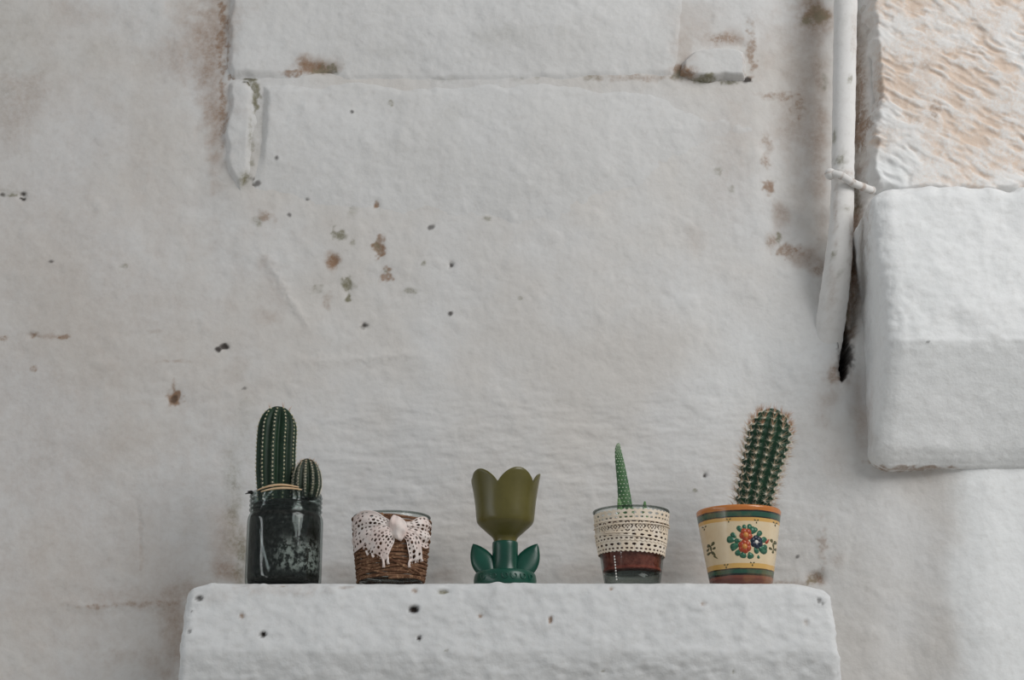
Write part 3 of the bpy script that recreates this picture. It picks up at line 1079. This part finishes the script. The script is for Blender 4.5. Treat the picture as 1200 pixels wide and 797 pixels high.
prof = [(0.0005, 0.0)] + [(0.0270, 0.0), (0.0282, 0.0010)] + [(r2(z), z) for z in np.linspace(0.003, H2, 14)]
prof += [(r2(H2) - 0.0007, H2 + 0.0007), (r2(H2) - 0.0014, H2)] + [(r2(z) - 0.0015, z) for z in np.linspace(H2 - .001, 0.0075, 10)] + [(0.0005, 0.0070)]
tumbler = mesh_obj('tumbler', *lathe(prof, 72), M['glass'], root)
rimp = [((r2(H2) - .0004) * math.sin(2 * PI * k / 72), -(r2(H2) - .0004) * math.cos(2 * PI * k / 72), H2 + 0.0006) for k in range(72)]
mesh_obj('rim', *tube_mesh(rimp, 0.0011, 8, closed=True), M['thick_glass'], root)
# wound twine: one long strand, turns crossing a little
rnd = random.Random(11)
pts, rad = [], []
turns, per = 30, 40
for i in range(turns * per):
    t = i / (turns * per - 1)
    a = 2 * PI * i / per
    z = 0.0062 + (H2 - 0.0062 - 0.0022) * t + 0.0011 * math.sin(a * 1.0 + 9 * t) + 0.0006 * math.sin(a * 2.3 + 31 * t)
    r = r2(z) + 0.0009 + 0.0006 * math.sin(a * 0.37 + 5 * t) * math.sin(17 * t)
    pts.append((r * math.sin(a), -r * math.cos(a), z))
    rad.append(0.00125 + 0.00025 * math.sin(i * 0.9))
mesh_obj('twine_wrap', *tube_mesh(pts, rad, 7), M['twine'], root)
for (a0, z0, a1, z1) in ((-0.15, 0.026, 0.75, 0.012), (-0.9, 0.012, 0.5, 0.019), (0.2, 0.020, 1.2, 0.010), (-1.1, 0.020, -0.1, 0.010), (-0.3, 0.0655, 0.35, 0.052), (-0.1, 0.050, 0.75, 0.060)):
    pts = []
    for i in range(16):
        t = i / 15
        a, z = a0 + (a1 - a0) * t, z0 + (z1 - z0) * t
        r = r2(z) + 0.0026 - 0.0022 * abs(2 * t - 1) ** 3
        pts.append((r * math.sin(a), -r * math.cos(a), z))
    mesh_obj('twine_strand', *tube_mesh(pts, 0.0012, 7), M['twine'], root)

K2 = 6.13 * 1241.0


def on2(zx, zy, off):
    """photo crop position on the tumbler's face -> point, off metres proud of the twine"""
    z = (674 - zy) / K2 / 0.985
    r = r2(z) + 0.0022 + off
    x = (zx - 362) / K2
    a = math.asin(max(-0.97, min(0.97, x / (r2(z) + 0.0022)))) + 0.05
    return (r * math.sin(a), -r * math.cos(a), z)


def bow_piece(name, top, bot, puff, ruff, seed, parent, fringe=False, nu=64, nv=40, pitch=(9.0, 6.0), hs=0.34):
    """top and bot: two edge polylines (crop px) running from the knot outwards"""
    rndp = random.Random(seed)
    tp = [np.array(p) for p in catmull([(x, y, 0) for x, y in top], 10)]
    bp = [np.array(p) for p in catmull([(x, y, 0) for x, y in bot], 10)]

    def pick(c, u):
        f = u * (len(c) - 1)
        i = min(int(f), len(c) - 2)
        return c[i] + (c[i + 1] - c[i]) * (f - i)

    ph = rndp.random() * 6

    def fn(u, v):
        q = pick(tp, u) * (1 - v) + pick(bp, u) * v
        off = puff * math.sin(PI * min(1, u * 1.05)) ** 0.8 * (0.45 + 0.55 * math.sin(PI * v)) + ruff * math.sin(v * 15 + ph + 3 * u) * (0.4 + u)
        return on2(q[0], q[1], max(0.0002, off + 0.0008))
    phase = [rndp.uniform(-.5, .5) for _ in range(60)]
    hv = [[rndp.choice((0.0, 0.55, 0.75, 0.85, 1.0, 1.1)) for _ in range(40)] for _ in range(40)]

    def hole(u, v):
        if fringe and u > 0.90 and math.sin(v * 46 + ph) > -0.15 - (u - 0.90) * 6:
            return True
        if u < 0.10 or u > 0.97 or v < 0.05 or v > 0.95:
            return False
        a, b = u * pitch[0], v * pitch[1]
        row = int(b)
        a += 0.5 * (row % 2) + phase[row % 60]
        da, db = a - math.floor(a) - .5, b - row - .5
        k = hv[row % 40][int(math.floor(a)) % 40]
        if k == 0:
            return False
        return (da / (hs * k)) ** 2 + (db / (hs * 0.95 * k)) ** 2 < 1
    return mesh_obj(name, *lace_sheet(fn, nu, nv, hole), M['bow'], parent)


knot_pts = []
bow = MB()
# knot: a gathered, slightly twisted lump
KV, KF = [], []
for i in range(17):
    u = i / 16
    for k in range(24):
        a = 2 * PI * k / 24
        w = math.sin(PI * (0.06 + 0.88 * u)) ** 0.6
        rx = 58 * w * (1 + 0.16 * math.sin(3 * a + 5 * u) + 0.06 * math.sin(9 * a))
        x = 405 + rx * math.cos(a) + 10 * (u - .5)
        y = 212 + 160 * u + 10 * math.cos(a)
        off = 0.0030 + 0.0058 * w * math.sin(a) * (1 + 0.28 * math.sin(6 * a - 4 * u)) + 0.0007 * math.sin(11 * u + 2 * a)
        KV.append(on2(x, y, off))
for i in range(16):
    for k in range(24):
        KF.append((i * 24 + k, (i + 1) * 24 + k, (i + 1) * 24 + (k + 1) % 24, i * 24 + (k + 1) % 24))
KF.append(tuple(range(24)))
KF.append(tuple(16 * 24 + k for k in range(24))[::-1])
bow_knot = mesh_obj('lace_bow', KV, KF, M['bow'], root)
bow_piece('loop', [(380, 250), (330, 225), (260, 178), (170, 160), (92, 185)], [(375, 320), (300, 345), (220, 385), (160, 415), (100, 440)], 0.0040, 0.0008, 3, bow_knot, nu=74, nv=52, pitch=(11, 9))
bow_piece('tail', [(385, 300), (320, 265), (250, 285), (190, 350), (150, 410)], [(390, 350), (385, 385), (365, 440), (345, 490), (320, 520)], 0.0062, 0.0009, 5, bow_knot, True, nu=74, nv=54, pitch=(9, 9))
bow_piece('loop', [(430, 245), (490, 240), (545, 205), (595, 192), (634, 212)], [(440, 315), (490, 330), (545, 385), (590, 410), (622, 385)], 0.0044, 0.0010, 7, bow_knot, True, nu=64, nv=50, pitch=(7, 8))
bow_piece('tail', [(450, 290), (505, 300), (550, 350), (570, 430), (582, 500)], [(435, 340), (462, 375), (470, 425), (482, 480), (490, 535)], 0.0054, 0.0007, 9, bow_knot, True, nu=64, nv=34, pitch=(8, 5))
for pl in ([(300, 470), (312, 500), (318, 530), (319, 562)], [(338, 470), (345, 500), (344, 520), (349, 540)], [(492, 500), (486, 520), (484, 535), (487, 556)], [(555, 470), (566, 490), (570, 500)], [(200, 440), (206, 456), (214, 470)], [(240, 460), (244, 480), (252, 488)]):
    mesh_obj('thread_end', *tube_mesh([on2(x, y, 0.0022) for x, y in pl], [0.0011] * (len(pl) - 1) + [0.0014], 7), M['bow'], bow_knot)

# ================================================================ 3  tulip candle holder
Y3 = 1.594
root = thing('tulip_candle_holder', 'ceramic candle holder shaped like an olive tulip on a green leafy base', 'candle holder', (px_x(592.0, Y3), Y3, SHELF_Z))
cup_o = [(0.0108, 0.0420), (0.0109, 0.0455), (0.0122, 0.0482), (0.0158, 0.0515), (0.0208, 0.0560), (0.0250, 0.0600), (0.0268, 0.0630), (0.0276, 0.0680), (0.0287, 0.0800), (0.0303, 0.0930), (0.0326, 0.1090)]
pr = smooth_profile(cup_o, 5)
ph0 = math.radians(23)


def petal_r(a, r, z):
    if z < 0.058:
        return r, z
    k = (z - 0.058) / 0.051
    w = abs(math.cos((a - ph0) * 2.5))         # 1 at petal centre, 0 at the clefts (5 petals)
    w2 = w ** 0.75
    zz = 0.058 + (z - 0.058) * (1 - 0.27 * k * (1 - w2))
    rr = r * (1 + 0.020 * k * (w - 0.5) - 0.030 * k * (1 - w2))
    # leaning tips
    rr += 0.0008 * k * k * w
    return rr, zz


seg = 160
prof = list(pr)
rim = [(pr[-1][0] - 0.0008, pr[-1][1] + 0.0007), (pr[-1][0] - 0.0020, pr[-1][1] + 0.0005), (pr[-1][0] - 0.0030, pr[-1][1] - 0.0006)]
inn = [(max(0.002, r - 0.0032), z) for r, z in reversed(pr) if z > 0.062]
mesh_obj('cup', *lathe(prof + rim + inn + [(0.0005, 0.0615)], seg, petal_r), M['olive'], root)
stem = smooth_profile([(0.0150, 0.0120), (0.0132, 0.0165), (0.0123, 0.0230), (0.0121, 0.0340), (0.0120, 0.0428), (0.0105, 0.0436)], 5)
mesh_obj('stem', *lathe(stem, 48), M['tulip_green'], root)
bp = smooth_profile([(0.0255, 0.0), (0.0284, 0.0010), (0.0293, 0.0050), (0.0291, 0.0095), (0.0280, 0.0132), (0.0255, 0.0152), (0.0180, 0.0160), (0.0100, 0.0162)], 5)
base_o = mesh_obj('base', *lathe(bp, 80), M['tulip_green'], root)
# raised curls round the foot
for k, a0 in enumerate((-0.36, 0.02, 0.30, 0.62, -0.75, 0.95)):
    pts = []
    for i in range(22):
        t = i / 21
        rr = 0.0035 * (1 - 0.55 * t)
        an = 2.6 + t * 5.0
        a = a0 + rr * math.cos(an) / 0.0293
        z = 0.0085 + rr * math.sin(an)
        pts.append((0.0295 * math.sin(a), -0.0295 * math.cos(a), z))
    mesh_obj('raised_curl', *tube_mesh(pts, 0.0006, 6), M['tulip_green'], base_o)


def leaf_shape(side):
    """thick pointed leaf leaning away from the stem"""
    V, F = [], []
    nu, nv = 22, 20
    for i in range(nu + 1):
        u = i / nu
        w = 0.0112 * (math.sin(PI * (0.22 + 0.78 * u) ** 1.0) ** 0.8) + 0.0004
        th = 0.0046 * (1 - u * 0.7) * min(1, w / 0.006) + 0.0004
        cx = 0.0150 + 0.0152 * u ** 1.05
        cz = 0.0130 + 0.0290 * u
        for k in range(nv):
            a = 2 * PI * k / nv
            x = cx + w * math.cos(a) * 0.84
            z = cz - w * math.cos(a) * 0.42
            y = -0.0028 * (1 - u) - 0.001 + th * math.sin(a) + 0.004 * (math.cos(a) * 0.5) ** 2
            V.append((side * x, y, z))
    for i in range(nu):
        for k in range(nv):
            f = (i * nv + k, i * nv + (k + 1) % nv, (i + 1) * nv + (k + 1) % nv, (i + 1) * nv + k)
            F.append(f if side < 0 else f[::-1])
    f = tuple(range(nv))
    F.append(f[::-1] if side < 0 else f)
    f = tuple(nu * nv + k for k in range(nv))
    F.append(f if side < 0 else f[::-1])
    return V, F


for s in (-1, 1):
    mesh_obj('leaf', *leaf_shape(s), M['tulip_green'], root)

# ================================================================ 4  succulent in a lace-wrapped glass
Y4 = 1.590
root = thing('potted_succulent', 'slender pointed succulent in a small glass wrapped with cream lace ribbon', 'succulent', (px_x(740.0, Y4), Y4, SHELF_Z - 0.0012))
H4 = 0.0720


def r4(z):
    return 0.0252 + (0.0352 - 0.0252) * (min(1, max(0, z / H4)) ** 0.9)


prof = [(0.0005, 0.0), (0.0235, 0.0), (0.0249, 0.0012)] + [(r4(z), z) for z in np.linspace(0.003, H4, 14)]
prof += [(r4(H4) - 0.0007, H4 + 0.0007), (r4(H4) - 0.0015, H4)] + [(r4(z) - 0.0016, z) for z in np.linspace(H4 - .001, 0.0150, 10)] + [(0.0005, 0.0145)]
mesh_obj('glass', *lathe(prof, 72), M['glass'], root)
mesh_obj('glass_base', *lathe([(0.0005, 0.0014), (0.0230, 0.0014), (r4(.004) - .0012, 0.0035), (r4(.0135) - .0012, 0.0130), (0.0225, 0.0142), (0.0005, 0.0136)], 64), M['thick_glass'], root)
so = [(0.0005, 0.0156), (r4(.016) - .0024, 0.0158), (r4(.02) - .0019, 0.020), (r4(.035) - .0019, 0.035), (r4(.052) - .0019, 0.052), (r4(.062) - .0019, 0.0615), (0.018, 0.0640), (0.0005, 0.0645)]
mesh_obj('soil', *lathe(smooth_profile(so, 4), 64), M['red_soil'], root)


rimp = [(r4(H4) * math.sin(2 * PI * k / 72), -r4(H4) * math.cos(2 * PI * k / 72), H4 + 0.0002) for k in range(72)]
mesh_obj('rim', *tube_mesh(rimp, 0.0011, 8, closed=True), M['thick_glass'], root)


def lace_band(z0, z1, kind, tilt, seed, lift):
    nv = 26
    R = 0.032
    nu = 330

    def fn(u, v):
        a = 2 * PI * u
        z = z0 + (z1 - z0) * v + tilt * math.sin(a + seed)
        if v > 0.96 or v < 0.04:
            z += 0.0005 * math.sin(a * 44)
        r = r4(z) + 0.0008 + lift + 0.0003 * math.sin(a * 5 + seed)
        return (r * math.sin(a), -r * math.cos(a), z)

    def hole(u, v):
        if kind == 0:       # two rows of slots and triangles
            for row, cv, n, hu, hv in ((0, 0.27, 44, .28, .08), (1, 0.66, 28, .27, .13)):
                a = u * n + 0.5 * row
                da = a - math.floor(a) - .5
                wv = hv * (1 - 0.6 * abs(da) / hu) if row else hv
                if abs(da) < hu and abs(v - cv) < wv:
                    return True
        else:               # crosses inside diamonds
            n = 18
            a = u * n
            da, db = (a - math.floor(a) - .5) * 2, (v - .5) * 2
            d = abs(da) + abs(db)
            if 0.72 < d < 0.95 and abs(abs(da) - abs(db)) > 0.16 and abs(db) < .8:
                return True
            if 0.14 < d < 0.40 and abs(abs(da) - abs(db)) > 0.08:
                return True
            if abs(db) > 0.62 and abs(da) > 0.72 and abs(db) < 0.86:
                return True
        return False
    return mesh_obj('lace_band', *lace_sheet(fn, nu, nv, hole, 0.0005), M['lace'], root)


def zc(y):
    return 0.0305 + ((735 - y) / 4869.0 - 0.0265) * 0.885


lace_band(zc(447), zc(394), 0, 0.0006, 0.4, 0.0)
lace_band(zc(516), zc(447), 1, 0.0007, 1.4, 0.0004)
lace_band(zc(556), zc(508), 0, 0.0014, 2.6, 0.0009)
lace_band(zc(606), zc(552), 0, 0.0012, 2.9, 0.0004)
# loose thread wound diagonally over the ribbon
for (za, zb, a0, a1) in ((zc(470), zc(462), -1.5, 1.5), (zc(505), zc(548), -1.3, 1.2), (zc(500), zc(512), -1.5, -0.1), (zc(447), zc(451), -1.4, 1.4)):
    pts = []
    for i in range(30):
        t = i / 29
        a, z = a0 + (a1 - a0) * t, za + (zb - za) * t
        r = r4(z) + 0.0024
        pts.append((r * math.sin(a), -r * math.cos(a), z))
    mesh_obj('ribbon_edge', *tube_mesh(pts, 0.00055, 7), M['lace'], root)
mb = MB()
for i in range(9):
    z = 0.006 + i * 0.0026
    a = -0.64
    r = r4(z) + 0.0005
    mb.add(blob((r * math.sin(a), -r * math.cos(a), z), 0.0007, 8, 5, (1, 1, 1.3)))
mb.build('stitching', M['stitch'], root)
M['leaf'] = simple('succulent_leaf', (0.045, 0.125, 0.050), (0.075, 0.165, 0.065), 90, 0.5, 0.35, 0.2, 300, 0.0005)
M['leaf_tip'] = simple('young_leaf', (0.10, 0.22, 0.08), (0.16, 0.29, 0.11), 90, 0.5, 0.35)
M['tubercle'] = simple('pale_tubercles', (0.40, 0.50, 0.36), (0.52, 0.60, 0.46), 200, 0.6)


def succulent_leaf(path, R, mat, rows, count, seed, flat=0.55):
    c = [Vector(p) for p in catmull(path, 10)]
    n = len(c)
    rad = [R * ((1 - i / (n - 1)) ** 0.74) * (0.86 + 0.14 * min(1, i / (n * .2))) + 0.0006 for i in range(n)]
    o = mesh_obj('leaf', *tube_mesh(c, rad, 20, flat=flat), mat, root)
    mb = MB()
    for i in range(count):
        t = (i + .5) / count
        f = t * (n - 1)
        k = min(int(f), n - 2)
        p = c[k].lerp(c[k + 1], f - k)
        r = rad[k] + (rad[k + 1] - rad[k]) * (f - k)
        if r < 0.0011:
            continue
        for j in range(rows):
            x = -1 + 2 * (j + (0.5 if i % 2 else 0.0)) / (rows - 0.5)
            if abs(x) > 1.0:
                continue
            y = -flat * math.sqrt(max(0.0, 1 - x * x))
            mb.add(blob((p.x + r * x * 1.0, p.y + r * y, p.z), 0.00050 + 0.05 * r, 6, 4, (1.0, 0.9, 0.85)))
    t_o = mb.build('tubercles', M['tubercle'], o)
    t_o['kind'] = 'stuff'
    return o


succulent_leaf([(-0.0035, 0.004, 0.062), (-0.0050, 0.003, 0.078), (-0.0068, 0.002, 0.098), (-0.0096, 0.001, 0.120), (-0.0112, 0.000, 0.133), (-0.0106, 0.000, 0.1395)], 0.0072, M['leaf'], 4, 30, 1)
succulent_leaf([(-0.0095, -0.010, 0.062), (-0.0110, -0.011, 0.072), (-0.0120, -0.011, 0.0845)], 0.0036, M['leaf_tip'], 3, 7, 2)
succulent_leaf([(0.0125, -0.006, 0.062), (0.0125, -0.006, 0.072), (0.0128, -0.006, 0.0820)], 0.0030, M['leaf_tip'], 3, 6, 3)
succulent_leaf([(-0.0010, -0.012, 0.062), (0.0000, -0.013, 0.068), (0.0010, -0.013, 0.0745)], 0.0024, M['leaf_tip'], 3, 4, 4)

# ================================================================ 5  cactus in a painted pot
Y5 = 1.600
root = thing('potted_cactus', 'leaning spiny cactus in a cream pot painted with flowers and green and orange bands', 'cactus', (px_x(866.5, Y5), Y5, SHELF_Z))
H5 = 0.0735


def r5(z):
    return 0.0282 + (0.0402 - 0.0282) * (z / H5) ** 0.92


def pot_mat():
    t = NT('painted_ceramic')
    sx = t.n('ShaderNodeSeparateXYZ')
    t.l(t.coord(), sx.inputs[0])
    wob = t.math('MULTIPLY', t.math('SUBTRACT', t.noise(70, 2), 0.5), 0.0012)
    z = t.math('DIVIDE', t.math('ADD', sx.outputs[2], wob), H5 + 0.002)
    cr = t.n('ShaderNodeValToRGB')
    cr.color_ramp.interpolation = 'CONSTANT'
    t.l(z, cr.inputs[0])
    stops = [(0.0, (0.130, 0.040, 0.028)), (0.085, (0.190, 0.060, 0.040)), (0.120, (0.012, 0.014, 0.013)), (0.142, (0.020, 0.085, 0.055)), (0.190, (0.012, 0.016, 0.014)), (0.205, (0.66, 0.40, 0.12)), (0.262, (0.74, 0.60, 0.40)),
             (0.770, (0.66, 0.38, 0.11)), (0.815, (0.012, 0.016, 0.014)), (0.830, (0.020, 0.085, 0.055)), (0.885, (0.014, 0.014, 0.013)), (0.905, (0.52, 0.17, 0.035))]
    e = cr.color_ramp.elements
    e[0].position, e[0].color = stops[0][0], (*stops[0][1], 1)
    e[1].position, e[1].color = stops[1][0], (*stops[1][1], 1)
    for p, c in stops[2:]:
        x = e.new(p)
        x.color = (*c, 1)
    c = t.mix(t.math('MULTIPLY', t.rng(t.noise(55, 4), 0.40, 0.75), 0.22), cr.outputs[0], (0.62, 0.36, 0.14))
    # chipped rim
    chip = t.math('MULTIPLY', t.rng(t.noise(230, 2), 0.54, 0.60), t.rng(z, 0.975, 0.99))
    c = t.mix(chip, c, (0.75, 0.66, 0.56))
    t.color(c)
    t.rough(0.25, 0.5)
    t.b.inputs['Coat Weight'].default_value = 0.25
    t.b.inputs['Coat Roughness'].default_value = 0.12
    t.bump(t.noise(60, 2), 0.06, 0.002)
    return t.m


M['pot'] = pot_mat()
prof = [(0.0005, 0.0), (0.0262, 0.0), (0.0276, 0.0010)] + [(r5(z), z) for z in np.linspace(0.003, 0.0705, 26)]
prof += [(r5(H5) - .0001, 0.0722), (r5(H5) - .0008, H5), (r5(H5) - .0026, H5 + 0.0003), (r5(H5) - .0038, H5 - 0.0008)] + [(r5(z) - 0.0044, z) for z in np.linspace(0.071, 0.060, 4)] + [(0.0005, 0.0600)]
pot = mesh_obj('pot', *lathe(prof, 96), M['pot'], root)
so = [(0.0005, 0.0601), (r5(.061) - .0048, 0.0605), (r5(.066) - .0048, 0.0660), (0.022, 0.0690), (0.0005, 0.0700)]
mesh_obj('soil', *lathe(smooth_profile(so, 4), 48), M['brown_soil'], root)

K5 = 3.187 * 1241.0


def on5(zx, zy, off=0.00018):
    z = (741 - zy) / K5 / 0.985
    z = max(0.001, z)
    r = r5(z) + off
    a = math.asin(max(-.98, min(.98, (zx - 203) / K5 / 1.02 / r5(z)))) - 0.131
    return (r * math.sin(a), -r * math.cos(a), z)


def paint(polys, name, mat, parent, off=0.00018):
    V, F = [], []
    for poly in polys:
        o = len(V)
        cx = sum(p[0] for p in poly) / len(poly)
        cy = sum(p[1] for p in poly) / len(poly)
        V.append(on5(cx, cy, off + 0.00010))
        V += [on5(x, y, off) for x, y in poly]
        V += [on5(x, y, -0.0003) for x, y in poly]
        n = len(poly)
        for i in range(n):
            j = (i + 1) % n
            F.append((o, o + 1 + i, o + 1 + j))
            F.append((o + 1 + i, o + 1 + n + i, o + 1 + n + j, o + 1 + j))
    return mesh_obj(name, V, F, mat, parent)


def disc(cx, cy, r, n=14, sy=1.0):
    return [(cx + r * math.cos(2 * PI * i / n), cy + r * sy * math.sin(2 * PI * i / n)) for i in range(n)]


def drop(cx, cy, ang, ln, w):
    """brush-stroke leaf: round at one end, pointed at the other"""
    out = []
    for i in range(14):
        a = 2 * PI * i / 14
        u = math.cos(a)
        v = math.sin(a) * (0.5 - 0.5 * u) ** 0.5
        x, y = u * ln / 2, v * w / 2 * 1.25
        out.append((cx + x * math.cos(ang) - y * math.sin(ang), cy + x * math.sin(ang) + y * math.cos(ang)))
    return out


M['p_red'] = simple('red_paint', (0.36, 0.045, 0.020), (0.46, 0.085, 0.030), 300, 0.3)
M['p_orange'] = simple('orange_paint', (0.62, 0.25, 0.06), None, 10, 0.3)
M['p_blue'] = simple('dark_blue_paint', (0.008, 0.014, 0.030), (0.020, 0.030, 0.055), 300, 0.3)
M['p_white'] = simple('white_paint', (0.75, 0.72, 0.66), None, 10, 0.3)
M['p_green'] = simple('green_paint', (0.020, 0.110, 0.065), (0.045, 0.165, 0.095), 300, 0.3)
M['p_olive'] = simple('dark_olive_paint', (0.060, 0.060, 0.020), (0.11, 0.10, 0.03), 300, 0.3)
leaves = [(172, 580, 0.2, 30, 20), (182, 566, 0.7, 24, 14), (186, 603, -0.3, 34, 20), (196, 625, -1.0, 24, 16), (214, 634, -1.4, 22, 20), (240, 636, -1.9, 22, 20), (250, 550, 2.3, 30, 20), (240, 540, 1.8, 26, 14),
          (205, 545, 1.0, 26, 14), (222, 540, 1.5, 22, 12), (284, 612, -2.6, 36, 22), (292, 604, 3.0, 22, 14), (290, 580, 2.7, 26, 16), (275, 560, 2.3, 26, 14), (262, 618, -2.1, 22, 14), (196, 585, 0.0, 22, 14), (262, 548, 2.0, 20, 12),
          (180, 612, -0.5, 18, 10), (270, 640, -1.6, 12, 8)]
for (x, y, a, ln, w) in leaves:
    paint([drop(x, y, a, ln * 1.15, w * 1.35)], 'painted_leaf', M['p_green'], pot, 0.00012)
for (cx, cy, rr, mat, cm, nm) in ((227, 564, 23, 'p_red', 'p_orange', 5), (221, 605, 23, 'p_red', 'p_orange', 6), (265, 588, 22, 'p_blue', 'p_white', 6)):
    pet = []
    for k in range(nm):
        a = 2 * PI * k / nm + 0.4
        pet.append(disc(cx + rr * 0.56 * math.cos(a), cy + rr * 0.56 * math.sin(a), rr * 0.52))
    pet.append(disc(cx, cy, rr * 0.5))
    f = paint(pet, 'painted_flower', M[mat], pot, 0.00024)
    paint([disc(cx, cy, rr * (0.30 if cm == 'p_white' else 0.42))], 'flower_centre', M[cm], f, 0.00042)
for grp in ([(88, 592, 0.4, 16, 12), (102, 588, 2.4, 18, 12), (95, 604, 1.4, 22, 7), (88, 618, -0.3, 18, 10), (104, 622, 0.8, 24, 10), (112, 636, 0.7, 22, 6), (84, 604, -0.8, 14, 9), (106, 604, 2.9, 14, 9)],
            [(322, 578, 1.2, 14, 12), (334, 582, 2.2, 16, 12), (328, 596, 1.5, 24, 7), (318, 606, 0.2, 16, 10), (336, 604, 2.8, 16, 10), (326, 614, -1.2, 14, 8)]):
    paint([drop(*g) for g in grp], 'painted_sprig', M['p_olive'], pot, 0.00016)
paint([drop(306, 582, -0.9, 24, 10)], 'painted_leaf', M['p_red'], pot, 0.00014)
for (x, y) in ((165, 508), (268, 512), (247, 663), (72, 522), (150, 668), (338, 512)):
    paint([drop(x - 5, y - 1, 0.5, 8, 5), drop(x + 5, y - 1, 2.6, 8, 5), drop(x, y + 7, -1.57, 8, 5)], 'painted_dots', M['p_olive'], pot, 0.00016)

V, F, ar = cactus([(0.0118, 0.0, 0.062), (0.0140, 0.0, 0.080), (0.0192, -0.001, 0.102), (0.0258, -0.002, 0.126), (0.0318, -0.003, 0.148), (0.0372, -0.004, 0.1735)],
                  dome(0.0214, 0.74, 0.74, 0.72), 13, 0.24, tub=0.55, tubn=16, rows=112)
spiny(root, V, F, ar, M['cactus2'], 16, M['pale_spine'], M['pale_spine'], 10, 0.0056, 0.00020, 0.35, 0.00105, M['red_spine'], 6, 0.0098, 0.76, 9, 0.05, 0.985, cmat=M['tan_spine'], cn=7, cl=0.0098)
